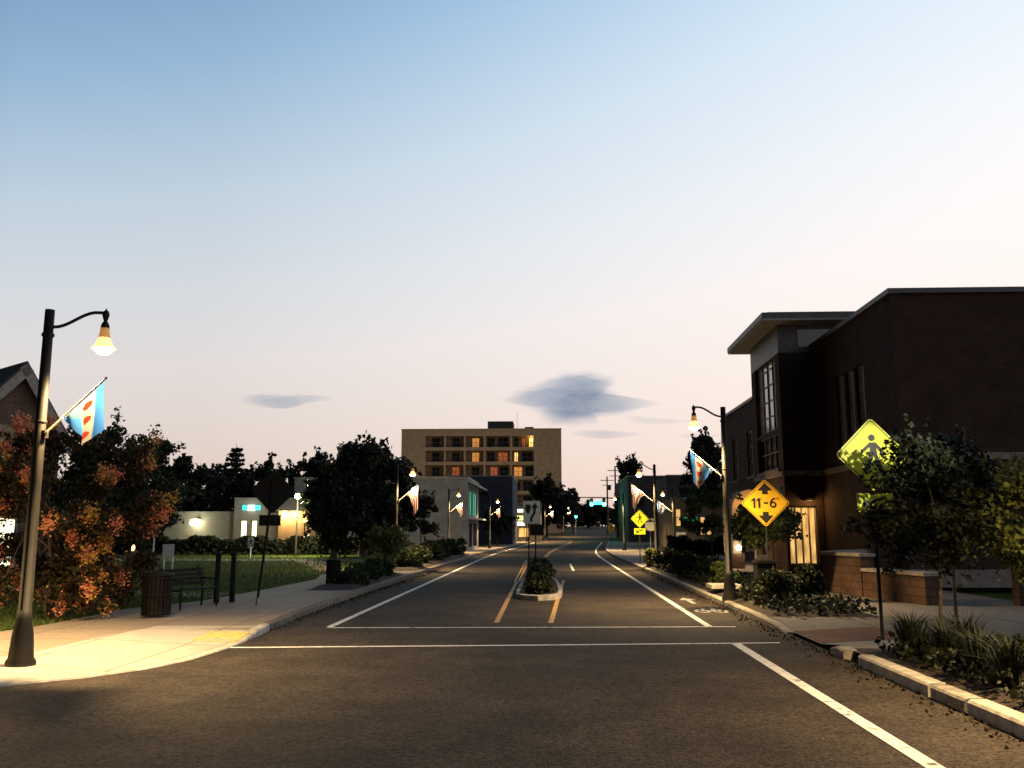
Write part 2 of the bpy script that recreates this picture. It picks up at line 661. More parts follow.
M = dict(
    asphalt=asphalt_mat(),
    white=paint_mat('road_paint_white', (0.72, 0.71, 0.67)),
    worn=paint_mat('road_paint_worn', (0.34, 0.33, 0.31)),
    yellow=paint_mat('road_paint_yellow', (0.46, 0.25, 0.045)),
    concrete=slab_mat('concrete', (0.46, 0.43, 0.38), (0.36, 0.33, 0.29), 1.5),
    aggregate=slab_mat('aggregate_paving', (0.33, 0.27, 0.21), (0.21, 0.17, 0.13), 1.5, nscale=9),
    tactile=mat('tactile_yellow', (0.60, 0.48, 0.12), 0.85, col2=(0.40, 0.34, 0.18), scale=6, detail=8),
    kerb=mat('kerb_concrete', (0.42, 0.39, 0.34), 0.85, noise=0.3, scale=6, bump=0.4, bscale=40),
    kerb2=mat('kerb_weathered', (0.30, 0.275, 0.24), 0.9, noise=0.4, scale=9, bump=0.5, bscale=40),
    iron=mat('cast_iron', (0.03, 0.026, 0.023), 0.6, noise=0.4, scale=12, bump=0.5, bscale=30),
    kerb_shaded=mat('kerb_shaded', (0.13, 0.11, 0.09), 0.9, noise=0.5, scale=7, bump=0.5, bscale=40),  # shaded street face of the left kerb put into its colour
    concrete_dark=slab_mat('dimmed_concrete', (0.24, 0.22, 0.20), (0.16, 0.145, 0.13), 1.5),  # concrete darkened to hold the right pavement dim under the lamp
    lawn=mat('lawn', (0.09, 0.135, 0.028), 0.95, col2=(0.048, 0.068, 0.018), scale=1.2, bump=0.8, bscale=60, spec=0.05),
    grass=leaf_mat('grass_blades', (0.05, 0.08, 0.016), (0.11, 0.15, 0.035)),
    mulch=mat('mulch', (0.030, 0.020, 0.013), 0.95, noise=0.5, scale=18, bump=0.9, bscale=50),
    pavers=brick_mat('brick_pavers', (0.20, 0.075, 0.045), (0.15, 0.06, 0.04), (0.12, 0.10, 0.08), 0.2, 0.1, 0.008),
    brick=brick_mat('red_brick', (0.072, 0.030, 0.022), (0.050, 0.022, 0.018), (0.07, 0.058, 0.05)),
    brick2=brick_mat('brown_brick', (0.15, 0.07, 0.05), (0.11, 0.05, 0.038), (0.16, 0.14, 0.12)),
    block=brick_mat('split_face_block', (0.12, 0.066, 0.048), (0.085, 0.048, 0.036), (0.06, 0.045, 0.035), 0.36, 0.2, 0.018, 0.9, 0.4),
    stone=mat('limestone', (0.26, 0.23, 0.20), 0.85, noise=0.25, scale=5, bump=0.2),
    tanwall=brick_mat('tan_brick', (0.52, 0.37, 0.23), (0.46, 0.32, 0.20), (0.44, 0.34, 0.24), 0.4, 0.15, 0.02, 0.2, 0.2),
    tanplain=mat('tan_render', (0.50, 0.37, 0.24), 0.9, noise=0.15, scale=2),
    palewall=brick_mat('pale_painted_block', (0.22, 0.23, 0.25), (0.19, 0.20, 0.22), (0.16, 0.165, 0.18), 0.4, 0.2, 0.012, 0.3, 0.2),
    whitewall=mat('white_render', (0.27, 0.265, 0.245), 0.9, noise=0.12, scale=1.5),
    navywall=brick_mat('dark_blue_brick', (0.05, 0.05, 0.075), (0.038, 0.04, 0.06), (0.06, 0.06, 0.075)),
    darkwall=mat('dark_siding', (0.055, 0.05, 0.048), 0.9, noise=0.3, scale=2),
    greywall=brick_mat('grey_brown_brick', (0.17, 0.14, 0.105), (0.13, 0.11, 0.085), (0.12, 0.10, 0.085)),
    roof=mat('dark_roofing', (0.045, 0.042, 0.042), 0.9, noise=0.3, scale=3, bump=0.3),
    fascia=mat('dark_fascia_metal', (0.085, 0.083, 0.083), 0.5, noise=0.2, scale=2),
    bay=mat('shaded_balcony_wall', (0.20, 0.13, 0.085), 0.9, noise=0.25, scale=2),  # shade inside the balcony recesses put into the wall colour
    metalgrey=mat('grey_metal_panel', (0.24, 0.25, 0.26), 0.5, noise=0.15, scale=2),
    soffit=mat('soffit', (0.40, 0.39, 0.38), 0.7, noise=0.1),
    black=mat('black_metal', (0.010, 0.009, 0.008), 0.7, metal=0.0, noise=0.4, scale=6, spec=0.15),
    bronze=mat('bronze_pole', (0.010, 0.008, 0.006), 0.65, noise=0.3, scale=8, spec=0.25),
    steel=mat('galvanised_steel', (0.30, 0.30, 0.29), 0.5, metal=0.6, noise=0.2, scale=8),
    frame_d=mat('dark_window_frame', (0.05, 0.047, 0.045), 0.5),
    frame_l=mat('light_window_frame', (0.50, 0.43, 0.39), 0.6, noise=0.1),
    glass=mat('window_glass', (0.012, 0.014, 0.018), 0.06, spec=0.8, noise=0.4, scale=0.7),
    pale_pane=mat('sky_toned_glass', (0.52, 0.45, 0.44), 0.1, noise=0.3, scale=1.4, spec=1.0),  # pale sky reflection put into the pane colour
    wood=mat('timber', (0.12, 0.08, 0.05), 0.8, noise=0.3, scale=8),
    bark=mat('bark', (0.085, 0.062, 0.045), 0.95, noise=0.4, scale=14, bump=0.7, bscale=25),
    bark_pale=mat('smooth_pale_bark', (0.07, 0.05, 0.036), 0.8, noise=0.35, scale=9, bump=0.3),
    leaf_dark=leaf_mat('leaf_dark', (0.014, 0.022, 0.009), (0.040, 0.052, 0.020)),
    leaf_far=leaf_mat('leaf_far', (0.012, 0.016, 0.009), (0.03, 0.036, 0.018)),
    leaf_bed=leaf_mat('leaf_dimmed', (0.007, 0.010, 0.004), (0.022, 0.027, 0.010), 0.12),  # leaf tone darkened so lamplight leaves the right foliage near black
    leaf_mid=leaf_mat('leaf_mid', (0.035, 0.055, 0.016), (0.09, 0.12, 0.035)),
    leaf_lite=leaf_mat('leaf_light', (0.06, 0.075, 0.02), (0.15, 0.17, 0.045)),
    leaf_red=leaf_mat('leaf_reddish', (0.016, 0.016, 0.006), (0.055, 0.034, 0.012)),
    blossom=leaf_mat('blossom', (0.58, 0.16, 0.10), (0.78, 0.33, 0.16)),
    blossom_y=leaf_mat('leaf_gold', (0.34, 0.20, 0.03), (0.52, 0.36, 0.06)),
    sign_y=mat('sign_yellow', (0.78, 0.44, 0.015), 0.45, noise=0.08, scale=5),
    sign_g=mat('sign_yellow_green', (0.74, 0.80, 0.02), 0.45, noise=0.06, scale=5),
    sign_w=mat('sign_white', (0.72, 0.74, 0.66), 0.5, noise=0.08, scale=5),
    sign_k=mat('sign_black', (0.012, 0.012, 0.012), 0.5),
    sign_green=mat('sign_green', (0.02, 0.24, 0.10), 0.5),
    sign_red=mat('sign_red', (0.5, 0.03, 0.02), 0.5),
    sign_back=mat('sign_back_aluminium', (0.014, 0.013, 0.012), 0.7, noise=0.2, spec=0.15),
    white_obj=mat('white_plastic', (0.6, 0.6, 0.58), 0.5),
    lamp=emit_mat('lamp_bulb', (1.0, 0.86, 0.55), 30.0),
    lampglass=emit_mat('lamp_bell_glass', (1.0, 0.66, 0.24), 1.7),
    lampcup=emit_mat('lamp_bell_top', (1.0, 0.50, 0.12), 0.35),
    lampfar=emit_mat('lamp_bulb_far', (1.0, 0.78, 0.42), 25.0),
    flood=emit_mat('floodlight_lens', (1.0, 0.90, 0.50), 18.0),
    sodium=emit_mat('sodium_lamp', (1.0, 0.42, 0.06), 18.0),
    winlit=glow_mat('lit_window', (1.0, 0.40, 0.09), 0.65),
    winlit2=glow_mat('bright_lit_window', (1.0, 0.58, 0.18), 1.7),
    winred=glow_mat('dim_lit_curtain', (0.8, 0.20, 0.06), 0.32),
    winyellow=glow_mat('yellow_lit_window', (1.0, 0.58, 0.18), 0.85),
    winwhite=emit_mat('white_lit_window', (1.0, 0.88, 0.55), 2.0),
    signteal=emit_mat('teal_lit_sign', (0.08, 0.85, 0.75), 1.2),
    signwhite=emit_mat('white_lit_sign', (0.95, 1.0, 0.85), 2.2),
    signylw=emit_mat('yellow_lit_sign', (1.0, 0.85, 0.25), 1.8),
    greenglow=emit_mat('green_lit_glass', (0.06, 0.45, 0.30), 0.55),
    siggreen=emit_mat('signal_green', (0.02, 1.0, 0.62), 60.0),
    cyan=emit_mat('cyan_lit_sign', (0.08, 0.80, 0.80), 2.6),
    staff=mat('pale_flagstaff', (0.10, 0.09, 0.07), 0.6),
)


# ------------------------------------------------------------------ ground, street, pavements
def ys(a, b, n):
    return [a + (b - a) * i / n for i in range(n + 1)]


def strip(mb, lx, rx, Y, dz, mi=0, nx=1):
    """sheet between two edges over a list of Y"""
    for i in range(len(Y) - 1):
        y0, y1 = Y[i], Y[i + 1]
        for k in range(nx):
            def X(y, t):
                a, b = lx(y), rx(y)
                return a + (b - a) * t
            t0, t1 = k / nx, (k + 1) / nx
            dzf = dz if callable(dz) else (lambda y, t: dz)
            mb.face([(X(y0, t0), y0, zt(y0) + dzf(y0, t0)), (X(y0, t1), y0, zt(y0) + dzf(y0, t1)),
                     (X(y1, t1), y1, zt(y1) + dzf(y1, t1)), (X(y1, t0), y1, zt(y1) + dzf(y1, t0))], mi=mi, smooth=False)
    return mb


YS = [-60, -30, 0, 10, 20, 40, 60] + ys(70, 130, 6)[0:] + [150, 180, 210, 240, 260, 280, 300, 320, 500, 1200, 5000]
g = MB()
strip(g, lambda y: -3000, lambda y: 3000, YS, -0.06)
props(g.build('ground', M['lawn']), kind='structure', label='dark open ground around the street', cat='ground')

KR = 4.3                                     # right kerb, left kerb from the street axis
KL = -5.75
RY = [-60, -20, 0, 10, 20, 30, 40, 50, 60, 65, 70, 75, 80, 85, 90, 95, 100, 105, 110, 115, 120, 130, 150, 170, 200, 230, 260, 290, 320]
road = MB()
strip(road, lambda y: xc(y) + KL - 0.3, lambda y: xc(y) + KR + 0.05, RY, 0.0)
road.face([(-90, -60, 0), (KL - 0.3, -60, 0), (KL - 0.3, 17.0, 0), (-90, 9.9, 0)])
road.face([(KL - 0.3, 17.0, 0.0), (KL - 0.3, 17.0, 0.0), (-90, 9.9, 0.0)]) if False else None
# a cross street meets the street at the traffic signals
road.face([(xc(132) - 80, 125, zt(125) + 0.002), (xc(125) + KL - 0.3, 125, zt(125) + 0.002), (xc(137) + KL - 0.3, 137, zt(137) + 0.002), (xc(137) - 80, 137, zt(137) + 0.002)])
road_o = props(road.build('road', M['asphalt']), kind='structure', label='grey asphalt street running away between the kerbs', cat='road')


def mark(name, m, pts_list, dz=0.006):
    mb = MB()
    for pts in pts_list:
        mb.face([(x, y, zt(y) + dz) for x, y in pts])
    return mb.build(name, m, road_o)


def line_y(x, w, Y):
    """line along the street"""
    out = []
    for a, b in zip(Y[:-1], Y[1:]):
        out.append([(x(a) - w / 2, a), (x(a) + w / 2, a), (x(b) + w / 2, b), (x(b) - w / 2, b)])
    return out


mark('edge_line', M['white'], line_y(lambda y: 3.07, 0.16, [2.5, 5, 7.2, 9.5, 12, 15.85]))
mark('edge_line', M['white'], line_y(lambda y: 3.08 + 0.004 * (y - 18) + xc(y), 0.14, [18.6, 25, 35, 45, 55, 65, 75, 85, 100, 118]))
mark('edge_line', M['white'], line_y(lambda y: -4.42 - 0.007 * (y - 18) + xc(y), 0.14, [18.1, 25, 35, 45, 55, 65, 75, 85, 100, 118]))
mark('crosswalk_line', M['white'], [[(-5.27, 14.88), (0, 15.45), (0, 15.58), (-5.27, 15.01)], [(0, 15.45), (3.84, 15.94), (3.84, 16.04), (0, 15.58)]])
mark('crosswalk_line', M['white'], [[(-4.42, 17.94), (0, 18.2), (0, 18.32), (-4.42, 18.05)], [(0, 18.2), (3.6, 18.5), (3.6, 18.6), (0, 18.32)]])
mark('centre_line', M['yellow'], line_y(lambda y: -1.17 - 0.011 * (y - 18), 0.11, [19.1, 26, 34]))
for off in (-0.075, 0.075):
    mark('centre_line', M['yellow'], line_y(lambda y: -1.17 - 0.011 * (y - 18) + off + xc(y) * 0.6, 0.08, [34.05, 44, 58]))
mark('centre_line', M['yellow'], line_y(lambda y: -0.09 + 0.028 * (y - 18), 0.11, [19.1, 24, 30, 35]))
for off in (-0.09, 0.09):
    mark('centre_line', M['yellow'], line_y(lambda y: -0.55 + off + xc(y), 0.10, [64, 70, 76, 82, 90, 100, 112, 120]))
mark('lane_dash', M['white'], line_y(lambda y: 0.95, 0.12, [43, 52]))
# bicycle and arrow stencil in the narrow bicycle lane
bike = []
cx_, cy_ = 3.72, 22.0
for ox in (-0.21, 0.21):
    for k in range(16):
        a0, a1 = 2 * math.pi * k / 16, 2 * math.pi * (k + 1) / 16
        r0, r1 = 0.12, 0.19
        bike.append([(cx_ + ox + r0 * math.cos(a0), cy_ + 2.1 * r0 * math.sin(a0)), (cx_ + ox + r1 * math.cos(a0), cy_ + 2.1 * r1 * math.sin(a0)),
                     (cx_ + ox + r1 * math.cos(a1), cy_ + 2.1 * r1 * math.sin(a1)), (cx_ + ox + r0 * math.cos(a1), cy_ + 2.1 * r0 * math.sin(a1))])
for (x0, y0, x1, y1) in [(-.21, 0, -.08, .75), (-.08, .75, .16, .75), (.16, .75, .21, 0), (-.21, 0, .02, .05), (.02, .05, .16, .75), (.16, .75, .13, 1.05)]:
    d = Vector((x1 - x0, y1 - y0)).normalized()
    n = Vector((-d.y, d.x)) * 0.035
    bike.append([(cx_ + x0 + n.x, cy_ + y0 + n.y), (cx_ + x0 - n.x, cy_ + y0 - n.y), (cx_ + x1 - n.x, cy_ + y1 - n.y), (cx_ + x1 + n.x, cy_ + y1 + n.y)])
mark('bicycle_symbol', M['worn'], bike)
mark('bicycle_arrow', M['worn'], [[(3.60, 24.2), (3.72, 24.2), (3.72, 25.4), (3.60, 25.4)], [(3.44, 25.4), (3.88, 25.4), (3.66, 26.3)]])


# kerbs: section swept along a path, height may change
def kerb(name, path, w, hs, m, label):
    mb = MB()
    P = [Vector((x, y, 0)) for x, y in path]
    rows = []
    for i, p in enumerate(P):
        t = (P[min(i + 1, len(P) - 1)] - P[max(i - 1, 0)]).normalized()
        n = Vector((-t.y, t.x, 0))            # to the left of the direction of travel = pavement side
        z = zt(p.y)
        h = hs[i] if hasattr(hs, '__len__') else hs
        sec = [(0, -0.05), (0.0, max(h - 0.03, 0.005)), (0.025, h - 0.005 if h > 0.04 else h), (0.05, h), (w, h), (w, -0.05)]
        rows.append([(p.x + n.x * a, p.y + n.y * a, z + b) for a, b in sec])
    for i in range(len(rows) - 1):
        for k in range(5):
            mb.face([rows[i][k], rows[i + 1][k], rows[i + 1][k + 1], rows[i][k + 1]])
    mb.face(rows[0][::-1])
    mb.face(rows[-1])
    return props(mb.build(name, m), kind='structure', label=label, cat='kerb')


LEFT_PATH = [(-90, 8.6), (-30, 9.1), (-14, 9.55), (-10, 10.1), (-8.2, 10.55), (-6.9, 11.1), (-6.1, 11.8), (-5.6, 12.6), (-5.35, 13.5), (-5.28, 14.6), (-5.28, 15.6), (-5.33, 16.6), (-5.40, 17.4), (-5.55, 20), (-5.65, 24)] + \
    [(xc(y) + KL, y) for y in (28, 36, 44, 52, 60, 66, 72, 78, 84, 90, 96, 102, 110, 118)]
LEFT_H = [0.13, 0.13, 0.13, 0.10, 0.06, 0.03, 0.025, 0.02, 0.02, 0.02, 0.03, 0.13, 0.14] + [0.14] * 16
lp = LEFT_PATH
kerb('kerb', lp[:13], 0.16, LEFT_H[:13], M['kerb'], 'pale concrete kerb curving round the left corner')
kerb('kerb', lp[12:], 0.16, LEFT_H[12:], M['kerb_shaded'], 'kerb with painted shade along the left beyond the ramp')
rp = [(xc(y) + KR, y) for y in (118, 110, 102, 96, 90, 84, 78, 72, 66, 60, 52, 44, 36, 28, 20.5, 18.4, 17.4)]
kerb('kerb', [(x, y) for x, y in rp], 0.16, [0.14] * 14 + [0.13, 0.10, 0.03], M['kerb2'], 'long concrete kerb on the right beyond the crosswalk')
kerb('kerb', [(KR + 0.0, 14.7), (KR - 0.02, 14.4), (KR, 14.05)], 0.20, [0.10, 0.15, 0.14], M['kerb2'], 'short kerb stone standing beside the gap of the gutter inlet')
kerb('kerb', [(KR, y) for y in (13.4, 12.0, 11.0)], 0.21, 0.155, M['kerb'], 'bright kerb length just below the gutter inlet')
kerb('kerb', [(KR, y) for y in (10.93, 10.5, 10.07)], 0.21, 0.15, M['kerb2'], 'dark stained kerb piece between two bright lengths')
kerb('kerb', [(KR, y) for y in (10.0, 8.5, 7, 5, 3, 0, -6, -20)], 0.21, 0.155, M['kerb'], 'bright kerb length nearest on the right')

# left pavement: from the kerb curve to the lawn edge, sloping down to the ramp
def left_edge(y):
    for (x0, y0), (x1, y1) in zip(lp[:-1], lp[1:]):
        if y0 <= y <= y1:
            t = (y - y0) / (y1 - y0)
            return x0 + (x1 - x0) * t
    return xc(y) + KL


def left_h(y):
    for i in range(len(lp) - 1):
        if lp[i][1] <= y <= lp[i + 1][1]:
            t = (y - lp[i][1]) / (lp[i + 1][1] - lp[i][1])
            return LEFT_H[i] + (LEFT_H[i + 1] - LEFT_H[i]) * t
    return 0.14


def lawn_edge(y):
    pts = [(9, -90), (10.5, -30), (12, -18), (13.5, -12.5), (15.3, -9.9), (17, -9.6), (20.6, -9.7), (23, -8.9), (27, -8.7), (33, -8.6), (36, -9.2), (39, -9.2), (42, -8.6), (60, -8.6)]
    for (y0, x0), (y1, x1) in zip(pts[:-1], pts[1:]):
        if y0 <= y <= y1:
            return x0 + (x1 - x0) * (y - y0) / (y1 - y0)
    return xc(y) - 8.6


PY = [10.56, 10.8, 11.1, 11.4, 11.8, 12.2, 12.6, 13.0, 13.5, 14.0, 14.6, 15.1, 15.6, 16.1, 16.6, 17.4, 18, 19, 20.6, 22, 23, 25, 27, 30, 33, 36, 39, 42, 48, 54, 60] + ys(64, 118, 12)
pv = MB()
strip(pv, lambda y: left_edge(y) - 0.15, lawn_edge, PY, lambda y, t: (left_h(y) - 0.004) * (1 - min(1, t * 2.2)) + 0.125 * min(1, t * 2.2), nx=8)
pv.face([(-90, 8.72, 0.126), (-30, 9.22, 0.126), (-30, 10.6, 0.126), (-90, 9, 0.126)])
pv.face([(-30, 9.22, 0.126), (-14, 9.67, 0.126), (-12, 10.57, 0.122), (-30, 10.6, 0.126)])
pv.face([(-14, 9.67, 0.126), (-8.3, 10.57, 0.06), (-12, 10.57, 0.122)])
pv.face([(-30, 10.5, 0.126), (-12, 10.36, 0.122), (-9, 10.36, .09), (-18, 12, 0.126)]) if False else None
props(pv.build('pavement', M['aggregate']), kind='structure', label='tan aggregate pavement at the left corner', cat='pavement')
# pale concrete apron of the kerb ramp, with the yellow tactile pad
ap = MB()
apY = [11.0, 11.1, 11.4, 11.8, 12.2, 12.6, 13.0, 13.5, 14.0, 14.6, 15.2, 15.8, 16.4, 17.0]


def ap_in(y):
    return -7.75 + max(0, (y - 13.4)) * 0.10 - max(0, 13.4 - y) * 0.65


def pave_z(x, y):
    a, b = left_edge(y) - 0.15, lawn_edge(y)
    t = (x - a) / (b - a)
    q = min(1, max(0, t) * 2.2)
    return (left_h(y) - 0.004) * (1 - q) + 0.125 * q


for i in range(len(apY) - 1):
    y0, y1 = apY[i], apY[i + 1]
    for k in range(8):
        def X(y, t):
            a, b = left_edge(y) - 0.17, ap_in(y)
            return a + (b - a) * t
        q = [(X(y0, k / 8), y0), (X(y0, (k + 1) / 8), y0), (X(y1, (k + 1) / 8), y1), (X(y1, k / 8), y1)]
        ap.face([(x, y, pave_z(x, y) + 0.006) for x, y in q])
props(ap.build('kerb_ramp', M['concrete']), kind='structure', label='pale concrete kerb ramp at the left corner', cat='ramp')
tp = MB()
for i in range(6):
    for j in range(6):
        x0, x1 = -6.1 + i * 0.12, -6.1 + (i + 1) * 0.12
        y0, y1 = 15.35 + j * 0.16, 15.35 + (j + 1) * 0.16
        tp.face([(x, y, pave_z(x, y) + 0.012) for x, y in ((x0, y0), (x1, y0), (x1, y1), (x0, y1))])
        xm, ym = (x0 + x1) / 2, (y0 + y1) / 2
        tp.box((xm, ym, pave_z(xm, ym) + 0.016), (0.05, 0.05, 0.012), taper=0.7)
props(tp.build('tactile_pad', M['tactile']), kind='structure', label='yellow tactile pad on the pale kerb ramp', cat='tactile pad')

# lawn on the left
lw = MB()
LY = [9.0, 10.5, 12, 13.5, 15.3, 17, 20.6, 23, 27, 33, 36, 39, 42, 50, 60, 64, 70, 76, 82, 90, 100, 118]
strip(lw, lambda y: -120, lambda y: lawn_edge(y) + 0.02, LY, 0.105, nx=3)
props(lw.build('lawn', M['lawn']), kind='structure', label='dark green lawn on the left of the street', cat='lawn')
# path across the lawn
pth = MB()
strip(pth, lambda y: -70, lambda y: -10.5, [52.5, 56.5], 0.112, nx=4)
pth.face([(-8.8, 36.2, 0.113), (-8.8, 38.8, 0.113), (-12.5, 52.6, 0.113), (-15, 52.6, 0.113)])
pth.face([(-30, 30.5, 0.113), (-9.2, 24.2, 0.113), (-9.1, 26.0, 0.113), (-30, 32.8, 0.113)])
props(pth.build('path', M['aggregate']), kind='structure', label='tan path crossing the lawn', cat='path')

# right pavement, ramp, beds
rpv = MB()
strip(rpv, lambda y: xc(y) + KR + 0.15, lambda y: xc(y) + 11.6, [-20, 0, 5, 9, 12, 14.7], 0.125)
strip(rpv, lambda y: xc(y) + KR + 0.15, lambda y: xc(y) + 11.6, [14.7, 15.7], lambda y, t: 0.125 - (0.10 * (y - 14.7)) * (1 - min(1, 4 * t)), nx=4)
strip(rpv, lambda y: xc(y) + KR + 0.15, lambda y: xc(y) + 11.6, [15.7, 17.7], lambda y, t: 0.125 - 0.10 * (1 - min(1, 4 * t)), nx=4)
strip(rpv, lambda y: xc(y) + KR + 0.15, lambda y: xc(y) + 11.6, [17.7, 18.9], lambda y, t: 0.125 - (0.10 * (18.9 - y) / 1.2) * (1 - min(1, 4 * t)), nx=4)
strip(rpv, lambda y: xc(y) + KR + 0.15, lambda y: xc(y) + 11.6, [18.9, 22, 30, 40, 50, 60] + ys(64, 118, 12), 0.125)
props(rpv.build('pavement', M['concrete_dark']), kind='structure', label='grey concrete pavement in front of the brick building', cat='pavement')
rr = MB()
for y0, y1 in ((15.8, 16.7), (16.7, 17.6)):
    for k in range(3):
        a0, a1 = KR + 0.19 + k * 0.5, KR + 0.19 + (k + 1) * 0.5
        def zz_(x):
            return 0.125 - 0.10 * (1 - min(1, 4 * (x - KR - 0.15) / 7.15)) + 0.006
        rr.face([(a0, y0, zz_(a0)), (a1, y0, zz_(a1)), (a1, y1, zz_(a1)), (a0, y1, zz_(a0))])
props(rr.build('brick_ramp', M['pavers']), kind='structure', label='red paver kerb ramp at the right end of the crosswalk', cat='ramp')


def bed(poly_l, poly_r, Y, label, h=0.10):
    mb = MB()
    n = len(Y) - 1

    def dz(y, t):
        e = min(1, 6 * min(t, 1 - t))
        f = min(1, 3 * min((y - Y[0]), (Y[-1] - y)) / max(1e-3, 1.0))
        return 0.131 + h * e * min(1, max(0, f))
    strip(mb, poly_l, poly_r, Y, dz, nx=8)
    return props(mb.build('planting_bed', M['mulch']), kind='structure', label=label, cat='planting bed')


bed(lambda y: KR + 0.215, lambda y: 7.6, [-6, -5, 0, 4, 8, 10, 12, 13.6, 14.3], 'dark mulch bed behind the near right kerb')
bed(lambda y: xc(y) + KR + 0.17, lambda y: xc(y) + 6.7, [19.4, 20.0, 21.5, 23, 26, 30, 34, 38, 42, 45, 46], 'long mulch bed between the right kerb and pavement')
bed(lambda y: KL - 0.17 + xc(y), lambda y: -7.35 + xc(y), [27, 27.8, 30, 33, 36, 37], 'mulch bed by the left kerb near the litter bin', 0.12)
bed(lambda y: KL - 0.17 + xc(y), lambda y: -7.5 + xc(y), [39.5, 40.3, 45, 50, 55, 60, 65, 66], 'far mulch bed by the left kerb', 0.12)

# median island
med = MB()
mp_ = [(-1.06, 26.0), (-0.84, 25.3), (-0.42, 25.0), (0.03, 25.3), (0.22, 26.0), (0.28, 28), (0.15, 33), (-0.2, 36.5), (-0.65, 37.3), (-1.0, 36.5), (-1.12, 33), (-1.1, 28)]
mcx, mcy = -0.45, 30.0
for i in range(len(mp_)):
    a, b = mp_[i], mp_[(i + 1) % len(mp_)]
    def inn(p):
        d = Vector((mcx - p[0], (mcy - p[1]) * 0.2))
        d.normalize()
        return (p[0] + d.x * 0.14, p[1] + d.y * 0.14 + (0.1 if p[1] < 26.2 else (-0.1 if p[1] > 36 else 0)))
    ai, bi = inn(a), inn(b)
    med.face([(*a, 0), (*b, 0), (*b, 0.13), (*a, 0.13)])
    med.face([(*a, 0.13), (*b, 0.13), (*bi, 0.14), (*ai, 0.14)])
med_o = props(med.build('kerb', M['kerb']), kind='structure', label='concrete kerb ring round the planted median', cat='kerb')
mi_ = MB()
mi_.face([(p[0] * 0.9 - 0.04, mcy + (p[1] - mcy) * 0.97, 0.128) for p in mp_])
props(mi_.build('planting_bed', M['mulch']), kind='structure', label='mulch inside the planted median', cat='planting bed')


# ------------------------------------------------------------------ foliage
def leaf_mesh(name, centres, sizes, m, parent, elong=1.6, mats=None, mi=None, up=0.0):
    """many small folded leaf faces around the given points"""
    n = len(centres)
    c = np.asarray(centres, float)
    s = np.asarray(sizes, float).reshape(-1, 1)
    a = rng.normal(size=(n, 3))
    a[:, 2] += up
    a /= np.linalg.norm(a, axis=1, keepdims=True)
    b = rng.normal(size=(n, 3))
    b -= a * np.sum(a * b, axis=1, keepdims=True)
    b /= np.linalg.norm(b, axis=1, keepdims=True)
    w = np.cross(a, b)
    v = np.empty((n * 4, 3))
    v[0::4] = c - a * s * elong * 0.5
    v[1::4] = c + b * s * 0.5 + w * s * 0.12
    v[2::4] = c + a * s * elong * 0.5
    v[3::4] = c - b * s * 0.5 + w * s * 0.12
    me = bpy.data.meshes.new(name)
    me.vertices.add(n * 4)
    me.vertices.foreach_set('co', v.ravel())
    me.loops.add(n * 4)
    me.loops.foreach_set('vertex_index', np.arange(n * 4, dtype=np.int32))
    me.polygons.add(n)
    me.polygons.foreach_set('loop_start', np.arange(0, n * 4, 4, dtype=np.int32))
    me.polygons.foreach_set('loop_total', np.full(n, 4, dtype=np.int32))
    for q in (mats or [m]):
        me.materials.append(q)
    if mi is not None:
        me.polygons.foreach_set('material_index', np.asarray(mi, np.int32))
    me.update(calc_edges=True)
    o = bpy.data.objects.new(name, me)
    COL.objects.link(o)
    if parent is not None:
        o.parent = parent
    return o


def clump_points(centres, radii, per):
    out = []
    for c, r in zip(centres, radii):
        d = rng.normal(size=(per, 3))
        d /= np.linalg.norm(d, axis=1, keepdims=True)
        d *= (rng.random((per, 1)) ** 0.45) * r * np.array([1, 1, 0.8])
        out.append(np.asarray(c) + d)
    return np.concatenate(out)


def crown_centres(n, rx, ry, rz, cz, low=-0.8):
    out = []
    while len(out) < n:
        p = rng.normal(size=3)
        p /= np.linalg.norm(p)
        p *= 0.45 + 0.55 * rng.random() ** 0.6
        if p[2] < low:
            continue
        k = 1.0 + 0.22 * math.sin(3 * math.atan2(p[1], p[0]) + rng.random()) if True else 1
        out.append((p[0] * rx * k, p[1] * ry * k, cz + p[2] * rz))
    return out


def trunk_mesh(h, r, centres, nl, m, parent, multi=1, lean=0.08):
    mb = MB()
    cs = list(centres)
    for k in range(multi):
        an = 2 * math.pi * k / max(1, multi) + 0.5
        sx, sy = (0.0, 0.0) if multi == 1 else (0.10 * math.cos(an), 0.10 * math.sin(an))
        ex, ey = random.uniform(-lean, lean) * h, random.uniform(-lean, lean) * h
        if multi > 1:
            ex, ey = ex + 0.28 * h * math.cos(an), ey + 0.28 * h * math.sin(an)
        pts, rad = [], []
        for i in range(6):
            t = i / 5
            pts.append((sx + ex * t * t + random.uniform(-.02, .02) * h * t, sy + ey * t * t + random.uniform(-.02, .02) * h * t, h * t))
            rad.append(r * (1.25 if i == 0 else 1) * (1 - 0.55 * t))
        mb.tube(pts, rad, 8)
        for j in range(nl):
            c = cs[random.randrange(len(cs))]
            q = pts[random.choice((3, 4, 5))]
            mid = ((q[0] + c[0]) / 2 + random.uniform(-.1, .1), (q[1] + c[1]) / 2 + random.uniform(-.1, .1), q[2] * 0.45 + c[2] * 0.55)
            mb.tube([q, mid, c], [r * 0.42, r * 0.27, r * 0.08], 5)
    return mb.build('trunk', m, parent)


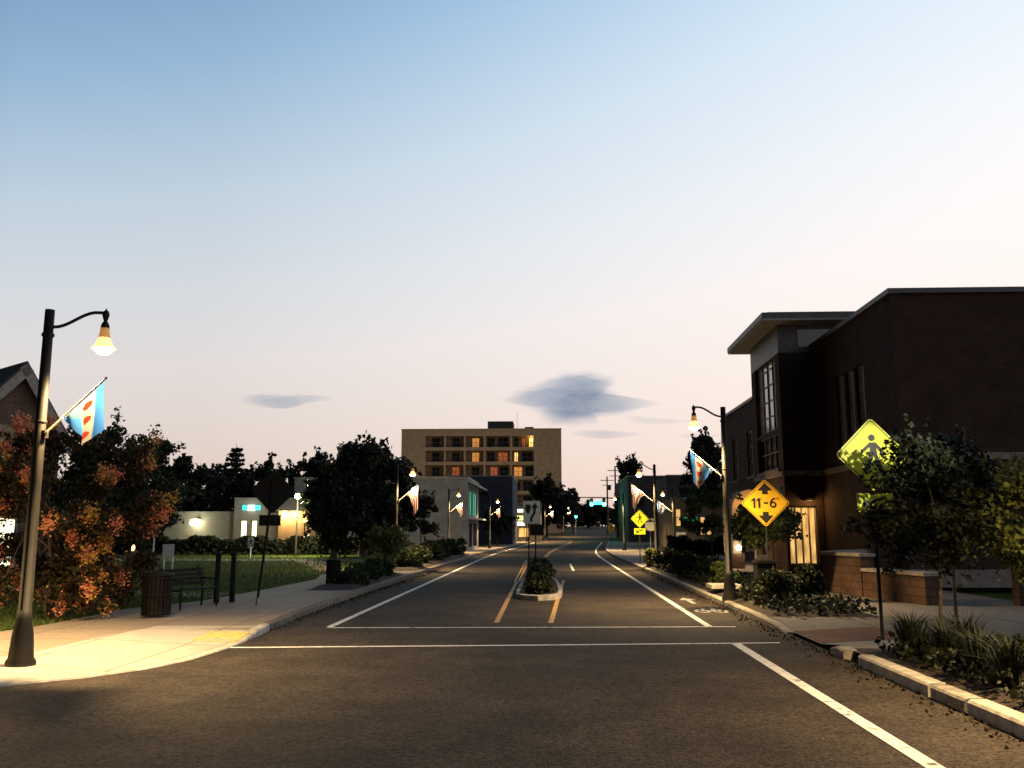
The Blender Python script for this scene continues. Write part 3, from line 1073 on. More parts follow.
def tree(name, label, cat, x, y, h, rx, rz, leafm, n=28, per=200, ls=0.16, clump=0.55, r=0.13, bark='bark', cz=None, group=None, low=-0.75, ry=None, multi=1, trunk_h=None, z0=0.1, nl=9):
    t = thing(name, label, cat, (x, y, zt(y) + z0), 0, group)
    cz = h - rz if cz is None else cz
    cs = crown_centres(n, rx - clump * 0.6, (ry or rx) - clump * 0.6, rz - clump * 0.5, cz, low)
    pts = clump_points(cs, [clump * random.uniform(0.6, 1.25) for _ in cs], per)
    # stray twigs break the outline
    out = []
    for c in random.sample(cs, min(len(cs), n // 2)):
        d = Vector((c[0], c[1], c[2] - cz)).normalized()
        for k in range(per // 8):
            q = Vector(c) + d * (clump * random.uniform(0.6, 1.7)) + Vector((random.gauss(0, 1), random.gauss(0, 1), random.gauss(0, 1))) * clump * 0.16
            out.append(tuple(q))
    pts = np.concatenate([pts, np.array(out)])
    leaf_mesh('crown', pts, ls * rng.uniform(0.6, 1.3, len(pts)), leafm, t)
    trunk_mesh(trunk_h or max(cz - rz * 0.2, h * 0.35), r, cs, nl, M[bark], t, multi)
    return t


def conifer(label, x, y, h, r, leafm, group):
    t = thing('conifer_tree', label, 'tree', (x, y, zt(y)), 0, group)
    mb = MB().tube([(0, 0, 0), (0.05, 0, h * 0.5), (0, 0, h)], [0.2, 0.13, 0.02], 7)
    pts = []
    nt_ = 15
    for i in range(nt_):
        z = h * (0.22 + 0.76 * i / nt_)
        rr = r * (1 - i / nt_) ** 0.75 * random.uniform(0.75, 1.2) + 0.25
        for k in range(6):
            an = random.uniform(0, 6.28)
            L = rr * random.uniform(0.6, 1.1)
            e = (L * math.cos(an), L * math.sin(an), z + 0.12 * L)
            mb.tube([(0, 0, z), e], [0.045, 0.012], 4)
            for q in range(40):
                f = random.uniform(0.25, 1.05)
                pts.append((e[0] * f + random.gauss(0, .13), e[1] * f + random.gauss(0, .13), z + 0.12 * L * f + random.gauss(0, .10)))
    mb.build('trunk', M['bark'], t)
    leaf_mesh('crown', pts, rng.uniform(0.16, 0.36, len(pts)), leafm, t)
    return t


def shrub(name, label, x, y, rx, ry, h, leafm, n=14, per=110, ls=0.07, group=None, z0=0.2, clump=0.22):
    t = thing(name, label, 'shrub', (x, y, zt(y) + z0), 0, group)
    cs = crown_centres(n, max(.05, rx - clump * .5), max(.05, ry - clump * .5), h * 0.45, h * 0.5, -0.95)
    pts = clump_points(cs, [clump * random.uniform(0.7, 1.3) for _ in cs], per)
    pts[:, 2] = np.abs(pts[:, 2])
    leaf_mesh('foliage', pts, ls * rng.uniform(0.6, 1.4, len(pts)), leafm, t)
    mb = MB()
    for k in range(7):
        c = random.choice(cs)
        mb.tube([(random.uniform(-.05, .05), random.uniform(-.05, .05), -0.12), (c[0] * .5, c[1] * .5, c[2] * .6), c], [0.018, 0.012, 0.005], 5)
    mb.build('stem', M['bark'], t)
    return t


def grass_tuft(label, x, y, r, h, m, group, n=170, z0=0.2):
    t = thing('ornamental_grass', label, 'grass', (x, y, zt(y) + z0), random.uniform(0, 6), group)
    mb = MB()
    for i in range(n):
        an, q = random.uniform(0, 6.28), random.random()
        rr = r * 0.25 * q
        x0, y0 = rr * math.cos(an), rr * math.sin(an)
        L = h * random.uniform(0.6, 1.1)
        out = r * random.uniform(0.3, 1.1)
        dx, dy = math.cos(an + random.uniform(-.4, .4)), math.sin(an + random.uniform(-.4, .4))
        w = random.uniform(0.006, 0.012)
        px_, py_ = -dy * w, dx * w
        p0 = (x0, y0, -0.03)
        p1 = (x0 + dx * out * .35, y0 + dy * out * .35, L * 0.7)
        p2 = (x0 + dx * out, y0 + dy * out, L * random.uniform(0.75, 1.0))
        mb.face([(p0[0] - px_, p0[1] - py_, p0[2]), (p0[0] + px_, p0[1] + py_, p0[2]), (p1[0] + px_, p1[1] + py_, p1[2]), (p1[0] - px_, p1[1] - py_, p1[2])])
        mb.face([(p1[0] - px_, p1[1] - py_, p1[2]), (p1[0] + px_, p1[1] + py_, p1[2]), p2])
    mb.build('blades', m, t)
    return t


# grass blades on the lawn near enough to read
def lawn_blades():
    n = 60000
    y = 15.2 + 45 * rng.random(n) ** 1.3
    x = np.empty(n)
    for i in range(n):
        a, b = lawn_edge(y[i]) - 0.02, max(-34, -0.62 * y[i] - 4)
        x[i] = a + (b - a) * rng.random()
    z = np.array([zt(q) for q in y]) + 0.105
    h = rng.uniform(0.05, 0.14, n)
    an = rng.uniform(0, 6.28, n)
    w = rng.uniform(0.008, 0.02, n)
    v = np.empty((n * 3, 3))
    v[0::3] = np.stack([x - np.cos(an) * w, y - np.sin(an) * w, z - .01], 1)
    v[1::3] = np.stack([x + np.cos(an) * w, y + np.sin(an) * w, z - .01], 1)
    v[2::3] = np.stack([x + rng.normal(0, .04, n), y + rng.normal(0, .04, n), z + h], 1)
    me = bpy.data.meshes.new('grass')
    me.from_pydata(v.tolist(), [], np.arange(n * 3).reshape(-1, 3).tolist())
    me.materials.append(M['grass'])
    o = bpy.data.objects.new('grass', me)
    COL.objects.link(o)
    props(o, 'short grass blades covering the left lawn', 'grass', kind='stuff')


lawn_blades()


# ------------------------------------------------------------------ buildings
def wall(mb, org, u, W, H, openings, depth, mi=0, z0=0.0):
    """wall in the plane org + a*u + b*z with recessed openings (a0, a1, b0, b1); outside is to the right of u"""
    u = Vector((u[0], u[1], 0)).normalized()
    n = Vector((u.y, -u.x, 0))                # outward
    org = Vector(org)
    A = sorted(set([0, W] + [q for o in openings for q in o[:2]]))
    B = sorted(set([z0, H] + [q for o in openings for q in o[2:4]]))

    def P(a, b, d=0.0):
        p = org + u * a - n * d
        return (p.x, p.y, p.z + b)
    for i in range(len(A) - 1):
        for j in range(len(B) - 1):
            am, bm_ = (A[i] + A[i + 1]) / 2, (B[j] + B[j + 1]) / 2
            if any(o[0] < am < o[1] and o[2] < bm_ < o[3] for o in openings):
                continue
            uv = [(A[i], B[j]), (A[i + 1], B[j]), (A[i + 1], B[j + 1]), (A[i], B[j + 1])]
            mb.face([P(*q) for q in uv], uv=uv, mi=mi)
    for (a0, a1, b0, b1) in openings:
        d = depth
        mb.face([P(a0, b0), P(a0, b1), P(a0, b1, d), P(a0, b0, d)], mi=mi)
        mb.face([P(a1, b0, d), P(a1, b1, d), P(a1, b1), P(a1, b0)], mi=mi)
        mb.face([P(a0, b0, d), P(a1, b0, d), P(a1, b0), P(a0, b0)], mi=mi)
        mb.face([P(a0, b1), P(a1, b1), P(a1, b1, d), P(a0, b1, d)], mi=mi)
    return P


def window(parent, P, op, depth, nx, nz, fm, gm, fw=0.07, sill=None, label=None):
    """frame with mullions as the window, its panes as a sub-part"""
    a0, a1, b0, b1 = op
    fb, gb = MB(), MB()

    def bar(x0, x1, y0, y1, d0, d1):
        v = [P(x0, y0, d0), P(x1, y0, d0), P(x1, y1, d0), P(x0, y1, d0), P(x0, y0, d1), P(x1, y0, d1), P(x1, y1, d1), P(x0, y1, d1)]
        n = len(fb.v)
        fb.v.extend(v)
        for q in [(0, 1, 2, 3), (7, 6, 5, 4), (0, 4, 5, 1), (1, 5, 6, 2), (2, 6, 7, 3), (3, 7, 4, 0)]:
            fb.f.append(tuple(n + i for i in q))
            fb.uv.append(None)
            fb.mi.append(0)
            fb.smooth.append(False)
    e = 0.004
    d0, d1 = depth - 0.09, depth - 0.005
    bar(a0 + e, a0 + fw, b0 + e, b1 - e, d0, d1)
    bar(a1 - fw, a1 - e, b0 + e, b1 - e, d0, d1)
    bar(a0 + fw, a1 - fw, b0 + e, b0 + fw, d0, d1)
    bar(a0 + fw, a1 - fw, b1 - fw, b1 - e, d0, d1)
    for i in range(1, nx):
        x = a0 + (a1 - a0) * i / nx
        bar(x - fw / 2, x + fw / 2, b0 + fw, b1 - fw, d0 + .01, d1)
    for j in range(1, nz):
        y = b0 + (b1 - b0) * j / nz
        bar(a0 + fw, a1 - fw, y - fw / 3, y + fw / 3, d0 + .02, d1 - .01)
    gd = depth - 0.03
    gb.face([P(a0 + e, b0 + e, gd), P(a1 - e, b0 + e, gd), P(a1 - e, b1 - e, gd), P(a0 + e, b1 - e, gd)])
    f = fb.build('window', fm, parent)
    if label:
        f['label'] = label
    gb.build('pane', gm, f)
    if sill:
        sb = MB()
        v = [P(a0 - .08, b0 - .14, -.07), P(a1 + .08, b0 - .14, -.07), P(a1 + .08, b0 - .003, -.07), P(a0 - .08, b0 - .003, -.07),
             P(a0 - .08, b0 - .14, .02), P(a1 + .08, b0 - .14, .02), P(a1 + .08, b0 - .003, .02), P(a0 - .08, b0 - .003, .02)]
        for q in [(0, 1, 2, 3), (7, 6, 5, 4), (0, 4, 5, 1), (1, 5, 6, 2), (2, 6, 7, 3), (3, 7, 4, 0)]:
            sb.face([v[i] for i in q])
        sb.build('sill', sill, f)
    return f


def point_light(name, loc, w, col, parent=None, r=0.08, kind='POINT', size=150, rot=None):
    d = bpy.data.lights.new(name, kind)
    d.energy = w
    d.color = col
    d.shadow_soft_size = r
    if kind == 'SPOT':
        d.spot_size = R(size)
        d.spot_blend = 0.9
    o = bpy.data.objects.new(name, d)
    COL.objects.link(o)
    o.location = loc
    if rot:
        o.rotation_euler = rot
    if parent is not None:
        o.parent = parent
    return o


# ---- big brick civic building on the right
def civic():
    t = thing('brick_building', 'dark brick civic building with a tall window tower on the right', 'building', (11.19, 29.4, 0.12))
    # local coordinates: x to the right from the street front, y away from the near corner
    W1, H1, L1 = 22.0, 9.47, 13.0
    # main block: camera-facing wall (north wall), street wall
    mb = MB()
    op_s = [(3.0, 3.9, 4.6, 7.7), (4.15, 5.05, 4.6, 7.7), (5.3, 6.2, 4.6, 7.7)]
    op_s = [(13 - b, 13 - a, c, d) for a, b, c, d in op_s]          # street wall runs toward the camera
    Ps = wall(mb, (0, L1, 0), (0, -1), L1, H1, op_s, 0.22)
    op_n = [(5.5, 7.3, 5.6, 7.8), (9.5, 11.3, 5.6, 7.8), (5.5, 7.3, 1.2, 3.4)]
    Pn = wall(mb, (0, 0, 0), (1, 0), W1, H1, op_n, 0.22)
    mb.face([(W1, 0, 0), (W1, 34, 0), (W1, 34, H1), (W1, 0, H1)])
    mb.face([(0, 0, H1 - 0.35), (W1, 0, H1 - 0.35), (W1, L1, H1 - 0.35), (0, L1, H1 - 0.35)])
    w = mb.build('wall', M['brick'], t)
    cp = MB()
    cp.b2(-0.12, W1, -0.12, 0.28, H1 + 0.002, H1 + 0.17)
    cp.b2(-0.12, 0.28, 0.282, L1, H1 + 0.002, H1 + 0.17)
    cp.build('coping', M['fascia'], w)
    bc = MB()
    bc.b2(-0.06, 0.0, -0.06, L1 - 4.4, 4.0, 4.22)
    bc.b2(0.002, W1, -0.06, -0.002, 4.0, 4.22)
    bc.build('belt_course', M['stone'], w)
    for o in op_s:
        window(t, Ps, o, 0.22, 2, 4, M['frame_l'], M['pale_pane'], sill=M['stone'])
    for o in op_n:
        window(t, Pn, o, 0.22, 2, 2, M['frame_d'], M['glass'], sill=M['stone'])
    # small lit sign high on the camera-facing wall
    MB().b2(4.25, 5.2, -0.10, -0.005, 7.55, 7.85).build('wall_plaque', mat('rust_plaque', (0.30, 0.09, 0.03), 0.6), t)
    MB().b2(0.002, W1, -0.04, -0.002, 0.0, 0.55).build('plinth', M['stone'], w)
    # tower, standing 1.5 m proud of the street front
    tx, y0, y1, HT = -1.58, 8.6, 13.9, 9.9
    tb = MB()
    op_t = [(0.9, 3.3, 6.05, 9.55), (0.9, 3.3, 4.5, 5.95), (3.7, 4.7, 6.05, 9.55)]
    op_t = [(0.75, 4.55, 6.05, 9.6), (0.75, 4.55, 4.35, 5.9)]
    Pt = wall(tb, (tx, y1, 0), (0, -1), y1 - y0, HT, op_t, 0.2)
    op_c = [(0.12, 1.30, 0.35, 2.75)]
    Pc = wall(tb, (tx, y0, 0), (1, 0), 1.55, 9.2, op_c, 0.35)
    tb.face([(0, y1, 0), (tx, y1, 0), (tx, y1, HT), (0, y1, HT)])
    tb.face([(0, y0, 9.2), (tx, y0, 9.2), (tx, y0 + 0.01, HT), (0, y0 + 0.01, HT)])
    tw = tb.build('tower', M['brick'], t)
    cl = MB()
    cl.b2(tx - 0.01, 4.2, y0 - 0.03, y1 - 0.05, 9.2, 10.398)
    cl.build('clerestory', M['fascia'], tw)
    cg = MB()
    cg.b2(-0.75, 0.9, y0 - 0.06, y0 - 0.032, 9.45, 10.2)
    cg.b2(1.2, 3.0, y0 - 0.06, y0 - 0.032, 9.75, 10.2)
    cg.build('clerestory_glass', M['glass'], tw)
    rf = MB()
    rx0, rx1, ry0, ry1 = tx - 0.82, 4.6, y0 - 1.0, y1 + 1.2
    rf.b2(rx0, rx1, ry0, ry1, 10.40, 10.48, mi=1)
    rf.b2(rx0 - 0.03, rx1, ry0 - 0.03, ry1 + 0.03, 10.482, 10.72)
    rf.b2(rx0 + 0.25, rx1, ry0 + 0.25, ry1 - 0.25, 10.722, 10.80)
    rf.build('cornice_roof', [M['fascia'], M['soffit']], t)
    sb = MB()
    sb.b2(tx - 0.07, tx - 0.002, y0 - 0.06, y1, 4.0, 4.2)
    sb.b2(tx - 0.07, -0.065, y0 - 0.065, y0 - 0.002, 4.0, 4.2)
    sb.build('belt_course', M['stone'], tw)
    window(t, Pt, op_t[0], 0.2, 4, 5, M['frame_d'], M['pale_pane'], label='tall pale tower window')
    window(t, Pt, op_t[1], 0.2, 4, 2, M['frame_d'], M['glass'], sill=M['stone'])
    # lit glazed entrance at the foot of the tower, brick pier beside it
    dr = window(t, Pc, op_c[0], 0.35, 4, 1, M['frame_l'], M['winyellow'], label='warm lit glazed entrance')
    dr.name = 'entrance_glazing'
    # wing beyond the tower
    wb = MB()
    WY0, WY1, HW = 13.9, 30.0, 8.95
    op_w = [(WY1 - b, WY1 - a, 4.75, 7.35) for a, b in ((17.5, 18.9), (21.4, 22.8), (25.6, 27.0))]
    op_w += [(WY1 - b, WY1 - a, 0.7, 2.9) for a, b in ((21.4, 22.8), (25.6, 27.0))]
    Pw = wall(wb, (0, WY1, 0), (0, -1), WY1 - WY0, HW, op_w, 0.2)
    wb.face([(W1, WY1, 0), (0, WY1, 0), (0, WY1, HW), (W1, WY1, HW)])
    wb.face([(0, WY0, HW - .3), (W1, WY0, HW - .3), (W1, WY1, HW - .3), (0, WY1, HW - .3)])
    ww = wb.build('wing_wall', M['brick'], t)
    MB().b2(-0.10, 0.3, WY0 + 0.01, WY1, HW + .002, HW + 0.15).build('coping', M['metalgrey'], ww)
    for i, o in enumerate(op_w):
        window(t, Pw, o, 0.2, 2, 3, M['frame_l'], M['pale_pane'] if i == 0 else M['glass'], sill=M['stone'])
    # arched entrance canopy reaching toward the street from the tower
    ar = MB()
    cx0, cx1, cy0, cy1 = -3.25, -1.56, 11.2, 13.4
    n = 14
    rr_, zc = (cx1 - cx0) / 2, 2.75
    xm = (cx0 + cx1) / 2
    for k in range(n):
        a0, a1 = math.pi * k / n, math.pi * (k + 1) / n
        q = []
        for a in (a0, a1):
            q.append((xm - rr_ * math.cos(a), zc + rr_ * 0.95 * math.sin(a)))
            q.append((xm - (rr_ - .12) * math.cos(a), zc + (rr_ - .12) * 0.95 * math.sin(a)))
        (A, Ai, B, Bi) = q
        ar.face([(A[0], cy0, A[1]), (A[0], cy1, A[1]), (B[0], cy1, B[1]), (B[0], cy0, B[1])], smooth=True)
        ar.face([(Ai[0], cy1, Ai[1]), (Ai[0], cy0, Ai[1]), (Bi[0], cy0, Bi[1]), (Bi[0], cy1, Bi[1])], smooth=True)
        ar.face([(A[0], cy0, A[1]), (B[0], cy0, B[1]), (Bi[0], cy0, Bi[1]), (Ai[0], cy0, Ai[1])])
    ar.face([(xm - (rr_ - .12) * math.cos(math.pi * k / n), cy0 + 0.06, zc + (rr_ - .12) * 0.95 * math.sin(math.pi * k / n)) for k in range(n + 1)])
    ar.build('arched_canopy', M['tanplain'], t)
    for yy in (cy0 + 0.2, cy1 - 0.2):
        MB().b2(cx0 - 0.02, cx0 + 0.34, yy - 0.18, yy + 0.18, 0.75, zc).build('pillar', M['stone'], t)
        MB().b2(cx1 - 0.32, cx1, yy - 0.18, yy + 0.18, 0, zc).build('pillar', M['stone'], t)
    pd = MB()
    pd.b2(cx0 - 0.12, cx0 + 0.44, cy0 - 0.08, cy0 + 0.48, 0, 0.75)
    pd.build('pedestal', M['brick2'], t)
    lb = MB().lathe([(0.0, 0), (0.10, 0.02), (0.12, 0.11), (0.08, 0.20), (0, 0.22)], (cx0 + 0.16, cy0 - 0.25, 0.9), 12)
    lb.build('entrance_lantern', M['lampfar'], t)
    point_light('entrance_light', (xm - 0.2, cy0 - 0.8, 2.5), 70, (1.0, 0.55, 0.2), t, 0.1)
    point_light('doorway_light', (tx + 0.9, y0 - 0.45, 2.9), 26, (1.0, 0.58, 0.2), t, 0.1)
    MB().b2(tx + 0.72, tx + 1.08, y0 - 0.5, y0 - 0.02, 2.97, 3.06).build('doorway_lamp', M['frame_d'], t)
    stp = MB()
    stp.b2(-3.9, -1.6, 8.0, 14.2, 0.0, 0.10)
    stp.build('entrance_step', M['concrete'], t)
    return t


civic()


# terrace walls of split-face block
def retaining():
    t = thing('retaining_wall', 'stepped reddish block planter wall with pale caps by the pavement', 'wall', (8.05, 27.1, 0.12))
    mb = MB()
    u = Vector((0.24, -0.97, 0)).normalized()

    # taller left part then a lower right part, running toward the camera and to the right
    def seg(x0, y0, x1, y1, h, th, z0=0.0):
        d = Vector((x1 - x0, y1 - y0, 0))
        L = d.length
        mb.box(((x0 + x1) / 2, (y0 + y1) / 2, z0 + h / 2), (L, th, h), rz=math.atan2(d.y, d.x))

    def cap(c, x0, y0, x1, y1, h, th):
        d = Vector((x1 - x0, y1 - y0, 0))
        c.box(((x0 + x1) / 2, (y0 + y1) / 2, h + 0.045), (d.length + 0.08, th + 0.1, 0.085), rz=math.atan2(d.y, d.x))
    seg(0, 0, 0.42, -1.95, 1.06, 0.4)
    seg(0.43, -2.0, 1.0, -4.7, 0.68, 0.4)
    seg(0.05, 0.24, 2.6, 4.2, 1.06, 0.4)
    w = mb.build('block_courses', M['block'], t)
    c = MB()
    cap(c, 0, 0, 0.42, -1.95, 1.062, 0.4)
    cap(c, 0.44, -2.05, 1.0, -4.7, 0.682, 0.4)
    cap(c, 0.10, 0.32, 2.6, 4.2, 1.064, 0.4)
    c.build('cap_stones', M['stone'], t)
    t2 = thing('retaining_wall', 'low dark block wall at the right edge behind the bushes', 'wall', (11.0, 22.6, 0.12))
    MB().box((1.7, -0.3, 0.42), (3.4, 0.4, 0.84), rz=R(-6)).build('block_courses', M['block'], t2)
    MB().box((1.7, -0.3, 0.885), (3.5, 0.5, 0.085), rz=R(-6)).build('cap_stones', M['stone'], t2)


retaining()


# ---- tan hotel
def hotel():
    Y0 = 180.0
    t = thing('hotel', 'tan seven storey hotel with rows of recessed balconies', 'building', (-30.4, Y0, zt(Y0) - 0.1))
    zb = zt(Y0) - 0.1
    W, H = 32.2, 21.8 - zb
    cols = [(4.8, 8.6), (8.95, 12.6), (12.95, 16.6), (17.0, 21.9), (22.3, 26.7)]
    rows = [(20.55 - 2.92 * i - 2.25 - zb, 20.55 - 2.92 * i - zb) for i in range(6)]
    ops = [(a, b, c, d) for a, b in cols for c, d in rows]
    mb = MB()
    P = wall(mb, (0, 0, 0), (1, 0), W, H, ops, 1.5)
    mb.face([(W, 0, 0), (W, 15, 0), (W, 15, H), (W, 0, H)])
    mb.face([(0, 15, 0), (0, 0, 0), (0, 0, H), (0, 15, H)])
    mb.face([(0, 15, 0), (W, 15, 0), (W, 15, H), (0, 15, H)])
    mb.face([(0, 0, H - .4), (W, 0, H - .4), (W, 15, H - .4), (0, 15, H - .4)])
    w = mb.build('wall', M['tanwall'], t)
    MB().b2(-0.1, W + 0.1, -0.12, 0.3, H + .003, H + 0.22).build('coping', M['tanplain'], w)
    lit = {(2, 0): 'winlit', (4, 0): 'winlit2', (2, 1): 'winlit', (3, 1): 'winred', (4, 1): 'winlit2', (1, 2): 'winred', (3, 2): 'winlit', (4, 2): 'winlit2', (0, 4): 'winlit', (2, 4): 'winred'}
    for i, (a, b) in enumerate(cols):
        for j, (c, d) in enumerate(rows):
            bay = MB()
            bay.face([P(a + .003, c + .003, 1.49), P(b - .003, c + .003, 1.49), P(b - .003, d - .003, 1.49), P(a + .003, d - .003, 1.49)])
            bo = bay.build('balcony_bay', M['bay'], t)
            k = lit.get((i, j))
            # glazed door with frame and curtain
            g_ = MB()
            if (i, j) == (4, 0):
                spans = [(0.08, 0.30, 'glass'), (0.45, 0.60, 'winred'), (0.76, 0.97, 'winlit2')]
            elif (i, j) == (4, 1):
                spans = [(0.10, 0.27, 'winlit2'), (0.45, 0.9, 'glass')]
            elif (i, j) == (3, 2):
                spans = [(0.18, 0.48, 'winred'), (0.56, 0.92, 'glass')]
            elif (i, j) == (4, 2):
                spans = [(0.08, 0.46, 'winlit'), (0.6, 0.95, 'glass')]
            elif i >= 3:
                spans = [(0.06, 0.36, 'glass'), (0.50, 0.9, k or 'glass')]
            else:
                spans = [(0.34, 0.74, k or 'glass')]
            for s0, s1, mk in spans:
                x0, x1 = a + (b - a) * s0, a + (b - a) * s1
                q = MB()
                q.face([P(x0, c + .05, 1.46), P(x1, c + .05, 1.46), P(x1, c + 1.9, 1.46), P(x0, c + 1.9, 1.46)])
                for e0, e1, h0, h1 in ((x0 - .06, x0 + .05, 0, 2.0), (x1 - .05, x1 + .06, 0, 2.0), (x0 + .05, x1 - .05, 1.86, 2.0), ((x0 + x1) / 2 - .04, (x0 + x1) / 2 + .04, 0, 1.86)):
                    q.face([P(e0, c + .05 + h0, 1.42), P(e1, c + .05 + h0, 1.42), P(e1, c + h1, 1.42), P(e0, c + h1, 1.42)], mi=1)
                q.build('balcony_door', [M[mk], M['frame_d']], bo)
            rail = MB()
            x0, x1 = a + 0.02, b - 0.02
            p0, p1 = P(x0, c + 0.95, 0.05), P(x1, c + 0.95, 0.05)
            rail.tube([p0, p1], 0.03, 5)
            nb = int((b - a) / 0.22)
            for q in range(nb + 1):
                x = x0 + (x1 - x0) * q / nb
                rail.tube([P(x, c + .02, 0.05), P(x, c + .95, 0.05)], 0.014, 4, cap=False)
            rail.build('balcony_rail', M['frame_d'], bo)
    ph = MB()
    ph.b2(17.2, 22.4, 3, 9, H, H + 2.05)
    ph.build('roof_plant_room', M['darkwall'], t)
    ac = MB()
    ac.b2(23.6, 24.5, 3, 4.5, H - .4, H + 0.5)
    ac.b2(24.8, 26.6, 3, 5, H - .4, H + 0.85)
    ac.tube([(23.2, 4, H), (23.2, 4, H + 4)], 0.03, 5)
    ac.tube([(14.2, 3, H - .4), (14.2, 3, H + 0.6)], 0.12, 6)
    ac.build('roof_equipment', M['darkwall'], t)
    point_light('balcony_light', (26.2, 0.9, rows[0][1] - 0.35), 60, (1, .6, .2), t, 0.1)
    return t


hotel()


def simple_block(name, label, x0, x1, y0, y1, h, wm, wins_front=(), wins_side=(), side='R', roofm='roof', parapet=0.35, depth=0.15, cop=None):
    """flat-roofed block; front faces the camera, the street side is the right (R) or left (L) wall"""
    zb = min(zt(y0), zt(y1)) - 0.05
    t = thing(name, label, 'building', (x0, y0, zb))
    W, D = x1 - x0, y1 - y0
    mb = MB()
    P = wall(mb, (0, 0, 0), (1, 0), W, h, [o[:4] for o in wins_front], depth)
    if side == 'R':
        Q = wall(mb, (W, 0, 0), (0, 1), D, h, [o[:4] for o in wins_side], depth)
        mb.face([(0, D, 0), (0, 0, 0), (0, 0, h), (0, D, h)])
    else:
        Q = wall(mb, (0, D, 0), (0, -1), D, h, [o[:4] for o in wins_side], depth)
        mb.face([(W, 0, 0), (W, D, 0), (W, D, h), (W, 0, h)])
    mb.face([(0, D, 0), (W, D, 0), (W, D, h), (0, D, h)])
    w = mb.build('wall', wm, t)
    rb = MB()
    rb.face([(0.02, 0.02, h - parapet), (W - .02, 0.02, h - parapet), (W - .02, D - .02, h - parapet), (0.02, D - .02, h - parapet)])
    rb.build('roof', M[roofm], t)
    cb = MB()
    cb.b2(-0.06, W + 0.06, -0.06, 0.22, h + .003, h + 0.12)
    if side == 'R':
        cb.b2(W - 0.22, W + 0.06, 0.222, D, h + .003, h + 0.12)
    else:
        cb.b2(-0.06, 0.22, 0.222, D, h + .003, h + 0.12)
    cb.build('coping', cop or M['metalgrey'], t)
    for o in wins_front:
        window(t, P, o[:4], depth, o[4], o[5], M['frame_d'], M[o[6]])
    for o in wins_side:
        window(t, Q, o[:4], depth, o[4], o[5], M['frame_d'], M[o[6]])
    return t


# pale blank-walled shop with green-lit street glazing
pale = simple_block('shop_building', 'pale grey building with a blank side wall and green lit street front', -22.5, -7.3, 78, 89, 6.35, M['palewall'],
                    wins_side=[(1.2, 4.4, 3.2, 5.4, 2, 1, 'greenglow'), (5.2, 9.5, 3.2, 5.4, 2, 1, 'greenglow'), (1.2, 4.4, 0.4, 2.6, 2, 1, 'glass'), (5.2, 9.5, 0.4, 2.6, 3, 1, 'glass')])
cn = MB()
cn.box((15.65, 5.6, 5.95), (0.9, 11.2, 0.10), ry=R(22))
cn.b2(15.2, 15.95, 0.4, 10.8, 2.85, 2.97)
cn.build('awning', M['soffit'], pale)
MB().b2(13.4, 15.18, -0.45, -0.002, 0.0, 0.75).build('plinth', M['stone'], pale)
point_light('green_shopfront_light', (16.3, 4.0, 4.3), 16, (0.2, 1.0, 0.6), pale, 0.2)

simple_block('shop_building', 'dark blue brick building beyond the pale blank-walled one', -12.0, -4.6, 104, 118, 7.9, M['navywall'],
             wins_front=[(1, 2.2, 4.6, 6.2, 1, 2, 'glass'), (3.4, 4.6, 4.6, 6.2, 1, 2, 'glass')], wins_side=[(2, 5, .6, 3, 2, 1, 'glass')])
shop = simple_block('shop_building', 'small shop with bright yellow lit sign boxes beyond the dark blue building', -5.0, -1.6, 121, 131, 5.0, M['greywall'],
                    wins_front=[(0.4, 1.9, 0.6, 1.9, 2, 1, 'winyellow')])
for z0, z1, w_, mk in ((3.9, 4.3, 1.6, 'signwhite'), (2.85, 3.45, 1.7, 'signylw'), (2.15, 2.65, 1.1, 'signwhite')):
    MB().b2(0.15, 0.15 + w_, -0.22, -0.005, z0, z1).build('sign_box', M[mk], shop)

simple_block('shop_building', 'dark two storey building behind the small yellow crossing sign', 9.6, 14.6, 116, 140, 8.4, M['darkwall'],
             wins_front=[(0.8, 2.0, 4.5, 6.4, 1, 2, 'glass'), (3.0, 4.2, 4.5, 6.4, 1, 2, 'glass')], wins_side=[(3, 5, 4.5, 6.4, 1, 2, 'glass'), (8, 10, 4.5, 6.4, 1, 2, 'glass'), (3, 9, .5, 2.8, 3, 1, 'glass')], side='L')
simple_block('shop_building', 'low dark flat-roofed building above the tan shopfront', 11.5, 21, 92, 104, 7.3, M['darkwall'], wins_front=[(1.2, 2.6, 4.6, 6.2, 1, 2, 'glass'), (5, 6.4, 4.6, 6.2, 1, 2, 'glass')])
tan = simple_block('shop_building', 'low brown brick shop with yellow lit windows and a green sign', 9.9, 18, 76, 86, 4.5, M['greywall'],
                   wins_front=[(0.25, 0.75, 2.2, 3.7, 1, 2, 'winyellow'), (2.25, 3.35, 1.5, 3.05, 2, 2, 'winyellow'), (5.5, 7, 1.5, 3.0, 2, 2, 'glass')])
MB().b2(1.0, 2.05, -0.12, -0.005, 2.65, 2.98).build('sign_board', emit_mat('green_lit_board', (0.02, 0.42, 0.16), 0.6), tan)
MB().b2(0.25, 0.95, -0.9, -0.02, 1.35, 1.75).build('shop_awning', M['white_obj'], tan)

